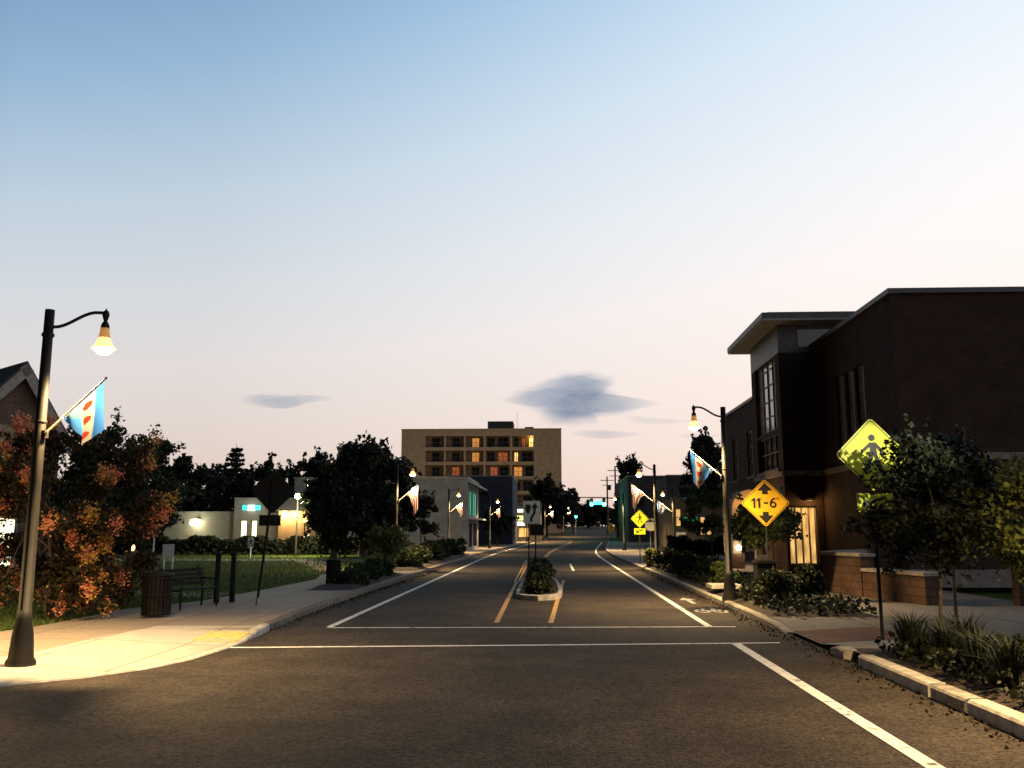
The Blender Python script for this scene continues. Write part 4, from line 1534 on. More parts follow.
# low pale building with the floodlight, and its taller lit front
low = simple_block('low_building', 'long low pale building with a floodlight behind the hedge', -35, -26.6, 75, 84, 3.35, M['whitewall'], wins_front=[(1.2, 2.4, 1.0, 2.2, 2, 1, 'glass')])
fl = MB()
fl.b2(5.15, 5.55, -0.35, -0.005, 2.62, 2.9)
flo = fl.build('floodlight', M['frame_d'], low)
MB().lathe([(0, -0.1), (0.36, -0.06), (0.48, 0.18), (0.36, 0.42), (0, 0.46)], (5.35, -0.62, 2.36), 14).build('floodlight_lens', M['flood'], flo)
point_light('floodlight_lamp', (5.35, -1.25, 2.5), 16, (1.0, 0.88, 0.5), low, 0.15)
fr = simple_block('lit_shop_building', 'white shop with a teal lit sign and two bright door panes', -26.3, -19.9, 74, 82, 4.45, M['whitewall'],
                  wins_front=[(0.55, 1.15, 1.0, 2.75, 1, 1, 'winwhite'), (1.45, 2.0, 1.0, 2.75, 1, 1, 'winwhite')])
MB().b2(0.75, 1.2, -0.25, -0.005, 3.55, 3.95).build('sign_end', M['signteal'], fr)
MB().b2(1.2, 1.75, -0.26, -0.005, 3.5, 3.97).build('sign_face', M['signwhite'], fr)
MB().b2(1.75, 2.2, -0.25, -0.005, 3.55, 3.95).build('sign_end', M['signteal'], fr)
point_light('shop_sign_light', (1.5, -1.3, 3.6), 22, (1.0, 0.95, 0.75), fr, 0.2)
# canopy with orange-lit wall
cano = thing('fuel_canopy', 'orange lit canopy and wall beyond the lawn with two wall lamps', 'canopy', (-22.3, 72.5, 0))
MB().b2(0, 3.0, 0.6, 0.9, 0, 3.4).build('wall', M['tanplain'], cano)
MB().b2(-0.2, 3.3, -0.9, 1.0, 3.402, 3.75).build('roof', M['metalgrey'], cano)
for xx in (0.55, 1.45):
    MB().lathe([(0, 0), (.13, .03), (.16, .16), (.12, .28), (0, .31)], (xx, 0.40, 3.0), 10).build('wall_lamp', M['lampfar'], cano)
    point_light('canopy_light', (xx, 0.1, 2.9), 90, (1, .6, .2), cano, 0.15)


# far-left brick house with gable and arched window
def gable_house():
    t = thing('brick_house', 'brick house with steep gable and arched window at the left edge', 'house', (-20.3, 29.6, 0.1), R(52))
    W, He, Hr = 3.5, 5.05, 7.55
    mb = MB()
    n = 12
    # gable wall with an arched opening
    ax, ar, az = 1.35, 0.62, 4.55
    outer = [(0, 0), (W, 0), (W, He), (W / 2 + 0.25, Hr), (0, He + .2)]
    arch = [(ax + ar, 2.9)] + [(ax + ar * math.cos(math.pi * k / n), az + ar * math.sin(math.pi * k / n)) for k in range(n + 1)] + [(ax - ar, 2.9)]
    # split in left, right, under and above strips so each face stays simple
    def f(pts):
        mb.face([(a, 0, b) for a, b in pts], uv=[(a, b) for a, b in pts])
    f([(0, 0), (W, 0), (W, 2.9), (0, 2.9)])
    f([(0, 2.9), (ax - ar, 2.9), (ax - ar, az), (0, az)])
    f([(ax + ar, 2.9), (W, 2.9), (W, az), (ax + ar, az)])
    f([(0, az)] + [(ax + ar * math.cos(math.pi - math.pi * k / n), az + ar * math.sin(math.pi - math.pi * k / n)) for k in range(n // 2 + 1)] + [(ax, Hr - 0.55), (0, He + .2)])
    f([(ax + ar * math.cos(math.pi / 2 - math.pi * k / n), az + ar * math.sin(math.pi / 2 - math.pi * k / n)) for k in range(n // 2 + 1)] + [(W, az), (W, He), (W / 2 + .25, Hr), (ax, Hr - 0.55)])
    mb.face([(W, 0, 0), (W, 8, 0), (W, 8, He), (W, 0, He)])
    mb.face([(0, 8, 0), (0, 0, 0), (0, 0, He), (0, 8, He)])
    w = mb.build('wall', M['brick2'], t)
    tr = MB()
    pr0, pr1 = ar + 0.02, ar + 0.30
    for k in range(n):
        a0, a1 = math.pi * k / n, math.pi * (k + 1) / n
        tr.prism([(ax + pr0 * math.cos(a0), az + pr0 * math.sin(a0)), (ax + pr1 * math.cos(a0), az + pr1 * math.sin(a0)), (ax + pr1 * math.cos(a1), az + pr1 * math.sin(a1)), (ax + pr0 * math.cos(a1), az + pr0 * math.sin(a1))], (0, -0.03, 0), (1, 0, 0), (0, 0, 1), 0.1)
    wn = tr.build('window', M['stone'], t)
    MB().prism([(a, b) for a, b in arch], (0, 0.12, 0), (1, 0, 0), (0, 0, 1), 0.03).build('pane', M['pale_pane'], wn)
    rf = MB()
    xm = W / 2 + 0.25
    for (xa, za, xb, zb_) in ((W + 0.45, He - 0.42, xm, Hr + 0.1), (xm, Hr + 0.1, -0.4, He - 0.15)):
        v = [(xa, -0.35, za), (xa, 8.3, za), (xb, 8.3, zb_), (xb, -0.35, zb_)]
        rf.face(v)
        rf.face([(x, y, z + 0.14) for x, y, z in v][::-1])
        rf.face([v[0], v[3], (v[3][0], v[3][1], v[3][2] + .14), (v[0][0], v[0][1], v[0][2] + .14)])
        rf.face([v[0], v[1], (v[1][0], v[1][1], v[1][2] + .14), (v[0][0], v[0][1], v[0][2] + .14)])
    rf.build('roof', M['roof'], t)
    rk = MB()
    for (xa, za, xb, zb_) in ((W + 0.45, He - 0.42, xm, Hr + 0.1), (-0.4, He - 0.15, xm, Hr + 0.1)):
        d = Vector((xb - xa, 0, zb_ - za))
        nn = Vector((d.z, 0, -d.x)).normalized()
        if nn.z > 0:
            nn = -nn
        rk.prism([(xa, za + .02), (xb, zb_ + .02), (xb + nn.x * .3, zb_ + nn.z * .3), (xa + nn.x * .3, za + nn.z * .3)], (0, -0.37, 0), (1, 0, 0), (0, 0, 1), 0.05)
    rk.build('bargeboard', M['stone'], t)
    # lit porch opening low on the wall
    q = MB()
    q.b2(1.25, 2.15, -0.03, -0.004, 0.55, 2.2)
    lw_ = q.build('lit_porch_window', M['winwhite'], t)
    MB().b2(1.15, 1.25, -0.06, -0.002, 0.5, 2.3).b2(2.15, 2.25, -0.06, -0.002, 0.5, 2.3).b2(1.25, 2.15, -0.06, -0.002, 2.2, 2.3).build('frame', M['stone'], lw_)
    return t


gable_house()


# ------------------------------------------------------------------ street lamps and flags
def lamp_proto():
    t = thing('street_lamp', '', 'street lamp')
    H = 4.95
    mb = MB()
    mb.lathe([(0.20, 0), (0.20, 0.06), (0.165, 0.12), (0.14, 0.42), (0.105, 0.62), (0.095, 0.75)], (0, 0, 0), 14)
    mb.build('base', M['bronze'], t)
    pl = MB().tube([(0, 0, 0.75), (0, 0, 2.5), (0, 0, H)], [0.088, 0.078, 0.066], 14)
    pl.lathe([(0.068, 0), (0.088, 0.01), (0.088, 0.05), (0.068, 0.06)], (0, 0, H - 0.40), 12)
    pl.lathe([(0.072, 0), (0.085, 0.01), (0.085, 0.04), (0.072, 0.05)], (0, 0, 3.30), 12)
    pl.build('pole', M['bronze'], t)
    pts = []
    for k in range(11):
        s = k / 10
        x = 0.06 + 0.68 * s
        z = H - 0.25 + 0.25 * (0.5 - 0.5 * math.cos(math.pi * min(1, s * 1.15)))
        pts.append((x, 0, z))
    ar = MB().tube(pts, 0.024, 8)
    ar.build('arm', M['bronze'], t)
    xe = 0.76
    fi = MB().lathe([(0.0, 0.11), (0.010, 0.08), (0.04, 0.05), (0.052, 0.0), (0.036, -0.06), (0.025, -0.09), (0.045, -0.12), (0.06, -0.16), (0.066, -0.22)], (xe, 0, H - 0.03), 12)
    fi.build('finial', M['bronze'], t)
    cup = MB().lathe([(0.064, -0.198), (0.071, -0.28), (0.086, -0.34), (0.082, -0.345), (0.06, -0.28)], (xe, 0, H - 0.03), 18, cap=False)
    cup.build('shade_cup', M['lampcup'], t)
    sh = MB().lathe([(0.088, -0.36), (0.125, -0.44), (0.172, -0.495), (0.176, -0.505), (0.164, -0.50), (0.118, -0.435), (0.08, -0.355), (0.084, -0.345)], (xe, 0, H - 0.03), 18, cap=False)
    so = sh.build('shade', M['lampglass'], t)
    bu = MB().lathe([(0.05, -0.33), (0.085, -0.40), (0.125, -0.48), (0.125, -0.53), (0.08, -0.575), (0.0, -0.59)], (xe, 0, H - 0.03), 14)
    bu.build('bulb', M['lamp'], so)
    return t


proto_lamp = lamp_proto()
used = [False]


def street_lamp(x, y, rz, label, watts, group, z0=0.125, cone=142):
    if not used[0]:
        o = proto_lamp
        used[0] = True
    else:
        o = copy_tree(proto_lamp)
    o.location = (x, y, zt(y) + z0)
    o.rotation_euler = (0, 0, rz)
    o['label'] = label
    o['group'] = group
    if watts > 0:
        c, s = math.cos(rz), math.sin(rz)
        pl_ = point_light('street_lamp_light', (x + 0.76 * c, y + 0.76 * s, zt(y) + z0 + 4.95 - 0.76), watts, LAMP_COL, None, 0.10, 'SPOT', cone)
        lp_parent(pl_, o)
    return o


def lp_parent(l, o):
    bpy.context.view_layer.update()
    l.parent = o
    l.matrix_parent_inverse = Matrix.Identity(4)
    l.location = (0.76, 0, 4.95 - 0.76)


def flag_uv_mat(name, kind):
    m = bpy.data.materials.new(name)
    m.use_nodes = True
    nt = m.node_tree
    N, L = nt.nodes.new, nt.links.new
    b = nt.nodes['Principled BSDF']
    b.inputs['Roughness'].default_value = 0.8
    uv = N('ShaderNodeUVMap')
    sp = N('ShaderNodeSeparateXYZ')
    L(uv.outputs[0], sp.inputs[0])
    u, v = sp.outputs[0], sp.outputs[1]

    def m2(op, a, b_=None):
        n = N('ShaderNodeMath')
        n.operation = op
        for i, q in enumerate((a, b_)):
            if q is None:
                continue
            if isinstance(q, (int, float)):
                n.inputs[i].default_value = q
            else:
                L(q, n.inputs[i])
        return n.outputs[0]

    def mix(f, a, b_):
        n = N('ShaderNodeMix')
        n.data_type = 'RGBA'
        L(f, n.inputs[0])
        for i, q in ((6, a), (7, b_)):
            if isinstance(q, tuple):
                n.inputs[i].default_value = (*q, 1)
            else:
                L(q, n.inputs[i])
        return n.outputs[2]
    if kind == 'us':
        st = m2('LESS_THAN', m2('FRACT', m2('MULTIPLY', u, 6.5)), 0.46)
        base = mix(st, (0.30, 0.29, 0.27), (0.13, 0.012, 0.01))
        can = m2('MULTIPLY', m2('LESS_THAN', u, 0.54), m2('LESS_THAN', v, 0.40))
        # rows of white stars read as dots
        du = m2('SUBTRACT', m2('FRACT', m2('MULTIPLY', u, 16.0)), 0.5)
        dv = m2('SUBTRACT', m2('FRACT', m2('MULTIPLY', v, 26.0)), 0.5)
        dot = m2('LESS_THAN', m2('ADD', m2('MULTIPLY', du, du), m2('MULTIPLY', dv, dv)), 0.07)
        cc = mix(dot, (0.03, 0.045, 0.14), (0.75, 0.74, 0.70))
        col = mix(can, base, cc)
    else:
        # light blue, white band with three red discs, dark blue
        base = mix(m2('GREATER_THAN', u, 0.62), (0.22, 0.22, 0.215), (0.06, 0.13, 0.18))
        base = mix(m2('MULTIPLY', m2('GREATER_THAN', u, 0.62), m2('GREATER_THAN', v, 0.45)), base, (0.03, 0.12, 0.33))
        base = mix(m2('LESS_THAN', u, 0.24), base, (0.02, 0.09, 0.30))
        tot = None
        for cv in (0.20, 0.52, 0.84):
            a = m2('MULTIPLY', m2('SUBTRACT', u, 0.43), 0.62)
            c = m2('SUBTRACT', v, cv)
            d = m2('LESS_THAN', m2('ADD', m2('MULTIPLY', a, a), m2('MULTIPLY', c, c)), 0.0072)
            tot = d if tot is None else m2('MAXIMUM', tot, d)
        col = mix(tot, base, (0.20, 0.022, 0.012))
    L(col, b.inputs['Base Color'])
    tr = N('ShaderNodeBsdfTranslucent')
    L(col, tr.inputs[0])
    ms = N('ShaderNodeMixShader')
    ms.inputs[0].default_value = 0.25
    L(b.outputs[0], ms.inputs[1])
    L(tr.outputs[0], ms.inputs[2])
    L(ms.outputs[0], nt.nodes['Material Output'].inputs[0])
    return m


M['flag_us'] = flag_uv_mat('striped_flag_cloth', 'us')
M['flag_city'] = flag_uv_mat('blue_flag_cloth', 'city')


def flag(x, y, rz, kind, label, z=3.13, length=1.15, drop=0.92, group=None):
    """staff slants up from the lamp pole; the cloth hangs from its outer half"""
    t = thing('flag', label, 'flag', (x, y, zt(y) + 0.125 + z), rz, group)
    a0 = Vector((0.08, 0, 0.0))
    a1 = Vector((length * 0.82, 0, length * 0.60))
    MB().tube([a0, a1], [0.014, 0.011], 6).lathe([(0, -.02), (.022, 0), (0, .03)], tuple(a1), 8).build('staff', M['staff'], t)
    MB().b2(0.06, 0.12, -0.04, 0.04, -0.06, 0.05).build('bracket', M['bronze'], t)
    mb = MB()
    nu, nv = 22, 20
    tip = a1 - (a1 - a0) * 0.02
    low = a0 + (a1 - a0) * 0.36

    dl = tip.z - low.z

    def pos(u, v):
        top = tip + (low - tip) * u - Vector((0, 0, 0.035))
        # outer edge hangs straight down, the fly corner is the lowest point, the inner edge runs back up to the staff
        z1 = drop * (0.74 + 0.26 * u / 0.43) if u < 0.43 else drop + (dl + 0.06 - drop) * (u - 0.43) / 0.57
        nar = 0.6 if kind == 'us' else 1.0      # the longer flags gather under the staff's tip
        end = Vector((tip.x - 0.03 - nar * (tip.x - low.x) * (0.66 * u + 0.34 * u * u), 0, tip.z - z1))
        p = top.lerp(end, v)
        p.y = 0.07 * v * math.sin(u * 10 + 1.2 * v) + 0.03 * v * math.sin(u * 21 + 2)
        p.x += 0.02 * v * math.sin(u * 14)
        return p
    for i in range(nu):
        for j in range(nv):
            q = [(i / nu, j / nv), ((i + 1) / nu, j / nv), ((i + 1) / nu, (j + 1) / nv), (i / nu, (j + 1) / nv)]
            mb.face([pos(*k) for k in q], uv=q, smooth=True)
    o = mb.build('cloth', M['flag_' + kind], t)
    bm = bmesh.new()
    bm.from_mesh(o.data)
    bmesh.ops.remove_doubles(bm, verts=bm.verts, dist=1e-5)
    bm.to_mesh(o.data)
    bm.free()
    return t


GL = 'street lamps along the street'
street_lamp(-7.35, 12.55, R(18), 'nearest bronze street lamp at the left corner, its bell shade glowing', 3300, GL, z0=pave_z(-7.35, 12.55) - 0.015, cone=150)
street_lamp(-7.55, 43.6, R(4), 'left street lamp beside the round lit tree with a striped flag', 220, GL)
street_lamp(-8.1, 70.6, R(2), 'left street lamp standing before the pale blank wall', 130, GL)
street_lamp(-6.1, 88.0, R(0), 'left street lamp in front of the dark blue building', 250, GL)
street_lamp(-3.3, 116.0, R(-5), 'left street lamp behind the keep right sign', 300, GL)
street_lamp(-1.1, 123.0, R(-5), 'far left street lamp in front of the hotel trees', 260, GL)
street_lamp(1.7, 147.0, R(-5), 'farthest left street lamp near the green traffic signals', 240, GL)
street_lamp(4.47, 23.6, R(180), 'nearest right street lamp by the brick building with a blue flag', 65, GL)
street_lamp(5.0, 44.6, R(180), 'right street lamp beside the white notice sign', 280, GL)
street_lamp(9.2, 70.0, R(180), 'right street lamp before the low brown shop', 260, GL)
street_lamp(6.2, 80.0, R(180), 'right street lamp just beyond the yellow crossing sign', 330, GL)
street_lamp(-13.2, 12.9, R(20), 'street lamp on the side street left of the picture', 1800, GL, cone=144)
street_lamp(6.7, 9.3, R(180), 'added unseen street lamp on the right kerb', 40, GL)  # lamp added out of view to brighten the right foreground
nl_ = [o for o in bpy.data.objects if o.get('label') == 'added unseen street lamp on the right kerb'][0]
# added spotlight clamped to that pole to brighten the crossing sign
MB().tube([(0.05, 0, 3.95), (0.22, -0.05, 3.95)], 0.02, 6).tube([(0.22, -0.05, 3.95), (0.235, -0.17, 3.93)], [0.06, 0.075], 10).build('added_spot', M['black'], nl_)
sl_pos = Vector((6.7 - 0.235, 9.3 + 0.30, 0.125 + 3.93))
sl = point_light('added_spot_beam', sl_pos, 1600, (1.0, 0.9, 0.7), None, 0.04, 'SPOT', 17)
sl.rotation_euler = (sl_pos - Vector((5.22, 15.2, 2.92))).to_track_quat('Z', 'Y').to_euler()
sl.data.spot_blend = 0.5
[o for o in bpy.data.objects if o.get('label', '').startswith('nearest bronze')][0].scale = (1.0, 1.0, 1.02)
GF = 'flags on the street lamps'
flag(-7.35, 12.55, R(-12), 'city', 'blue and white flag with red discs on the nearest left lamp', group=GF, length=1.28, drop=0.95)
flag(-7.55, 43.6, R(-14), 'us', 'striped flag on the left lamp beside the big dark tree', group=GF, length=1.4, drop=1.55)
flag(-8.1, 70.6, R(-14), 'us', 'striped flag on the lamp before the pale blank wall', group=GF, length=1.4, drop=1.3)
flag(-6.1, 88.0, R(-14), 'us', 'small flag on the lamp before the dark blue building', group=GF, length=1.3, drop=1.1)
flag(-1.1, 123.0, R(5), 'us', 'tiny flag on the far lamp before the hotel trees', group=GF, length=1.5, drop=1.1)
flag(1.7, 147.0, R(5), 'us', 'tiniest flag on the farthest left lamp', group=GF, length=1.5)
flag(4.47, 23.6, R(190), 'city', 'blue and white flag with red discs on the nearest right lamp', group=GF, length=1.15, drop=1.0)
flag(5.0, 44.6, R(190), 'us', 'striped flag above the yellow crossing sign on the right', group=GF, length=1.5, drop=1.35)
flag(9.2, 70.0, R(180), 'city', 'small blue flag on the lamp before the brown shop', group=GF, length=1.5, drop=1.1)


# ------------------------------------------------------------------ signs
def diamond_poly(h, r=0.07):
    out = []
    for cx, cz, a0 in ((h - r * 1.414, 0, -45), (0, h - r * 1.414, 45), (-(h - r * 1.414), 0, 135), (0, -(h - r * 1.414), 225)):
        for k in range(5):
            a = R(a0 + 90 * k / 4)
            out.append((cx + r * math.cos(a), cz + r * math.sin(a)))
    return out


def text_mesh(name, body, size, loc, m, parent, align='CENTER'):
    cu = bpy.data.curves.new(name, 'FONT')
    cu.body = body
    cu.size = size
    cu.align_x = align
    cu.align_y = 'CENTER'
    cu.extrude = 0.002
    cu.offset = 0.013
    tmp = bpy.data.objects.new(name, cu)
    COL.objects.link(tmp)
    dg = bpy.context.evaluated_depsgraph_get()
    me = bpy.data.meshes.new_from_object(tmp.evaluated_get(dg))
    bpy.data.objects.remove(tmp)
    me.transform(Matrix.Rotation(R(90), 4, 'X'))
    me.materials.clear()
    me.materials.append(m)
    o = bpy.data.objects.new(name, me)
    COL.objects.link(o)
    o.location = loc
    o.parent = parent
    return o


def ring(mb, poly, s0, s1, org, th):
    n = len(poly)
    for i in range(n):
        a, b = poly[i], poly[(i + 1) % n]
        mb.prism([(a[0] * s0, a[1] * s0), (a[0] * s1, a[1] * s1), (b[0] * s1, b[1] * s1), (b[0] * s0, b[1] * s0)], org, (1, 0, 0), (0, 0, 1), th)
    return mb


def sign_clearance():
    t = thing('clearance_sign', 'yellow diamond low clearance sign reading 11 feet 6 on the right', 'sign', (5.85, 25.3, 0.13), R(-8))
    MB().tube([(0, 0.03, 0), (0, 0.03, 2.9)], 0.03, 8).build('post', M['black'], t)
    zc = 2.50
    p = MB().prism(diamond_poly(0.66), (0, -0.02, zc), (1, 0, 0), (0, 0, 1), 0.012)
    pl = p.build('panel', M['sign_y'], t)
    bd = ring(MB(), diamond_poly(0.66), 0.925, 0.955, (0, -0.029, zc), 0.006)
    bd.build('border', M['sign_k'], pl)
    for s in (1, -1):
        q = [(-0.075, 0.24), (-0.075, 0.34), (-0.20, 0.34), (0.0, 0.56), (0.20, 0.34), (0.075, 0.34), (0.075, 0.24)]
        q = [(a, s * b) for a, b in q]
        MB().prism(q, (0, -0.030, zc), (1, 0, 0), (0, 0, 1), 0.008).build('arrow', M['sign_k'], pl)

    def glyph(polys):
        g_ = MB()
        for q in polys:
            g_.prism(q, (0, -0.030, zc), (1, 0, 0), (0, 0, 1), 0.008)
        o = g_.build('numeral', M['sign_k'], pl)
        return o
    for x_ in (-0.315, -0.185):
        glyph([[(x_ - 0.005, -0.135), (x_ + 0.05, -0.135), (x_ + 0.05, 0.135), (x_ + 0.01, 0.135), (x_ - 0.055, 0.085), (x_ - 0.055, 0.04), (x_ - 0.005, 0.07)]])
    glyph([[(-0.045, -0.022), (0.075, -0.022), (0.075, 0.022), (-0.045, 0.022)]])
    six = []
    outer = [(0.205 + 0.092 * math.cos(a), -0.045 + 0.09 * math.sin(a)) for a in [2 * math.pi * k / 20 for k in range(20)]]
    inner = [(0.205 + 0.042 * math.cos(a), -0.045 + 0.042 * math.sin(a)) for a in [2 * math.pi * k / 20 for k in range(20)]]
    gl = MB()
    for k in range(20):
        kk = (k + 1) % 20
        gl.prism([outer[k], outer[kk], inner[kk], inner[k]], (0, -0.030, zc), (1, 0, 0), (0, 0, 1), 0.008)
    gl.prism([(0.113, -0.05), (0.163, -0.05), (0.172, 0.02), (0.20, 0.075), (0.25, 0.10), (0.27, 0.102), (0.27, 0.142), (0.225, 0.138), (0.165, 0.10), (0.125, 0.035)], (0, -0.0305, zc), (1, 0, 0), (0, 0, 1), 0.008)
    gl.build('numeral', M['sign_k'], pl)
    for x_ in (-0.105, 0.315, 0.355):
        glyph([[(x_ - 0.004, 0.085), (x_ + 0.006, 0.085), (x_ + 0.010, 0.145), (x_ - 0.010, 0.145)]])
    return t


sign_clearance()


def ped_figure(mb, org, s, th=0.008):
    """walking figure of the crossing sign, unit height about 1"""
    u, w = (1, 0, 0), (0, 0, 1)
    c = [(0.0 + 0.085 * math.cos(2 * math.pi * k / 14), 0.43 + 0.085 * math.sin(2 * math.pi * k / 14)) for k in range(14)]
    for poly in (c, [(-0.06, 0.31), (0.10, 0.31), (0.12, -0.02), (-0.06, -0.02)],
                 [(-0.06, 0.0), (0.04, 0.0), (-0.16, -0.46), (-0.27, -0.46)], [(0.02, 0.0), (0.12, 0.0), (0.28, -0.44), (0.18, -0.48)],
                 [(-0.06, 0.31), (-0.06, 0.20), (-0.27, 0.02), (-0.30, 0.09)], [(0.10, 0.31), (0.10, 0.19), (0.26, 0.0), (0.32, 0.06)]):
        mb.prism([(a * s, b * s) for a, b in poly], org, u, w, th)
    return mb


def sign_ped(x, y, label, half, zc, rz, face='sign_g', plaque=True, z0=0.15, fig=1.0):
    t = thing('crossing_sign', label, 'sign', (x, y, zt(y) + z0), rz)
    MB().tube([(0, 0.03, 0), (0, 0.03, zc + half * 0.7)], 0.03, 8).build('post', M['black'], t)
    pl = MB().prism(diamond_poly(half, 0.06), (0, -0.02, zc), (1, 0, 0), (0, 0, 1), 0.012).build('panel', M[face], t)
    ring(MB(), diamond_poly(half, 0.06), 0.92, 0.945, (0, -0.029, zc), 0.006).build('border', M['sign_k'], pl)
    ped_figure(MB(), (0, -0.030, zc), half * 1.05 * fig).build('walking_figure', M['sign_k'], pl)
    if plaque:
        q = MB().prism([(-0.30, -0.15), (0.30, -0.15), (0.30, 0.15), (-0.30, 0.15)], (0, -0.02, zc - half - 0.17), (1, 0, 0), (0, 0, 1), 0.012)
        po = q.build('plaque', M[face], t)
        MB().prism([(-0.2, -0.09), (-0.02, -0.09), (-0.08, -0.03), (0.2, 0.07), (0.17, 0.12), (-0.11, 0.02), (-0.2, 0.09)], (0, -0.030, zc - half - 0.17), (1, 0, 0), (0, 0, 1), 0.008).build('arrow', M['sign_k'], po)
    return t


sign_ped(5.3, 15.2, 'bright yellow green crossing sign half hidden by leaves on the right', 0.62, 2.98, R(4))
sign_ped(4.5, 47.6, 'yellow green crossing sign beside the white notice sign', 0.48, 2.35, R(12), z0=0.12)
sign_ped(5.9, 93.0, 'tiny yellow diamond sign far down the right kerb', 0.45, 1.9, R(0), face='sign_y', plaque=False, z0=0.12)

# keep right sign on the median with two posts and the dark panel below
kr = thing('keep_right_sign', 'white keep right sign with curved arrow on the planted median', 'sign', (-0.72, 31.0, 0.13))
MB().tube([(-0.10, 0.04, 0), (-0.10, 0.04, 2.7)], 0.025, 6).build('post', M['black'], kr)
MB().tube([(0.13, 0.06, 0), (0.13, 0.06, 2.0)], 0.025, 6).build('post', M['black'], kr)
pn = MB().prism([(-0.29, 0), (0.29, 0), (0.29, 0.76), (-0.29, 0.76)], (0, 0, 1.98), (1, 0, 0), (0, 0, 1), 0.012).build('panel', M['sign_w'], kr)
MB().prism([(-0.21, 0.64), (-0.22, 0.50), (-0.16, 0.34), (-0.09, 0.34), (-0.03, 0.50), (-0.04, 0.64)], (0, -0.011, 1.98), (1, 0, 0), (0, 0, 1), 0.008).build('median_symbol', M['sign_k'], pn)
MB().prism([(-0.06, 0.06), (0.03, 0.06), (0.03, 0.18), (0.13, 0.34), (0.15, 0.52), (0.23, 0.52), (0.105, 0.70), (-0.02, 0.52), (0.06, 0.52), (0.05, 0.36), (-0.06, 0.18)], (0, -0.011, 1.98), (1, 0, 0), (0, 0, 1), 0.008).build('arrow', M['sign_k'], pn)
MB().prism([(-0.06, 0), (0.40, 0), (0.40, 0.36), (-0.06, 0.36)], (0, 0.02, 1.58), (1, 0, 0), (0, 0, 1), 0.015).build('lower_panel', M['sign_back'], kr)

# white notice sign
ws = thing('notice_sign', 'small white rectangular notice sign by the right kerb', 'sign', (5.2, 49.0, 0.13))
MB().tube([(0, 0.03, 0), (0, 0.03, 2.4)], 0.03, 6).build('post', M['steel'], ws)
wp = MB().prism([(-0.28, 0), (0.28, 0), (0.28, 0.64), (-0.28, 0.64)], (0, 0, 1.72), (1, 0, 0), (0, 0, 1), 0.012).build('panel', M['sign_w'], ws)
MB().prism([(-0.22, .46), (0.22, .46), (0.22, .54), (-0.22, .54)], (0, -0.011, 1.72), (1, 0, 0), (0, 0, 1), 0.006).prism([(-0.08, .54), (0.08, .54), (0.08, .60), (-0.08, .60)], (0, -0.011, 1.72), (1, 0, 0), (0, 0, 1), 0.006).build('symbol', M['sign_k'], wp)

# diamond and plaque seen from behind, on the left corner
bs = thing('diamond_sign', 'dark back of a diamond sign with a plaque on the left corner', 'sign', (-6.95, 21.8, 0.125), R(6))
po_ = MB().tube([(-0.12, 0, 0.16), (0.06, 0, 2.0), (0.13, 0, 3.0)], 0.032, 8)
po_.build('post', M['black'], bs)
MB().tube([(-0.125, 0, 0.0), (-0.12, 0, 0.17)], 0.045, 8).build('post_sleeve', M['steel'], bs)
MB().prism(diamond_poly(0.55), (0.13, 0.05, 2.70), (1, 0, 0), (0, 0, 1), 0.014).build('panel', M['sign_back'], bs)
MB().prism([(-0.26, -0.13), (0.26, -0.13), (0.26, 0.13), (-0.26, 0.13)], (0.08, 0.05, 2.0), (1, 0, 0), (0, 0, 1), 0.014).build('plaque', M['sign_back'], bs)

# small path sign, white board, thin pale post on the lawn
ps = thing('path_sign', 'small pale sign on a short post before the hedge', 'sign', (-19.3, 57.6, 0.11))
MB().tube([(0, 0, 0), (0, 0, 1.2)], 0.045, 6).build('post', M['white_obj'], ps)
pp = MB().prism([(-0.17, 0), (0.17, 0), (0.17, 0.65), (-0.17, 0.65)], (0, -0.05, 0.65), (1, 0, 0), (0, 0, 1), 0.02).build('panel', M['white_obj'], ps)
ped_figure(MB(), (0, -0.063, 0.97), 0.5).build('symbol', M['sign_k'], pp)
wb_ = thing('board_sign', 'small white board on two legs standing on the lawn', 'sign', (-17.3, 40.5, 0.11))
for sx in (-0.2, 0.2):
    MB().tube([(sx, 0, 0), (sx, 0, 1.15)], 0.03, 6).build('leg', M['white_obj'], wb_)
MB().b2(-0.26, 0.26, -0.05, -0.031, 0.55, 1.15).build('panel', M['white_obj'], wb_)
tpost = thing('thin_post', 'thin pale post on the lawn behind the litter bin', 'post', (-12.9, 29.0, 0.11))
MB().tube([(0, 0, 0), (0, 0, 1.88)], 0.028, 6).lathe([(0.04, 0), (0.04, 0.05), (0, 0.07)], (0, 0, 1.88), 8).build('shaft', M['white_obj'], tpost)
pl_ = thing('path_lantern', 'small orange glowing lantern on a low pillar under the trees', 'lantern', (-17.6, 37.5, 0.11))
MB().b2(-0.16, 0.16, -0.16, 0.16, 0, 0.85).b2(-0.2, 0.2, -0.2, 0.2, 0.852, 0.92).build('pillar', M['brick2'], pl_)
MB().lathe([(0, 0), (0.1, 0.02), (0.13, 0.14), (0.09, 0.24), (0, 0.27)], (0, 0, 0.92), 10).build('globe', emit_mat('lantern_globe', (1, .5, .15), 6), pl_)
point_light('lantern_light', (0, -0.25, 1.15), 12, (1, .5, .18), pl_, 0.08)


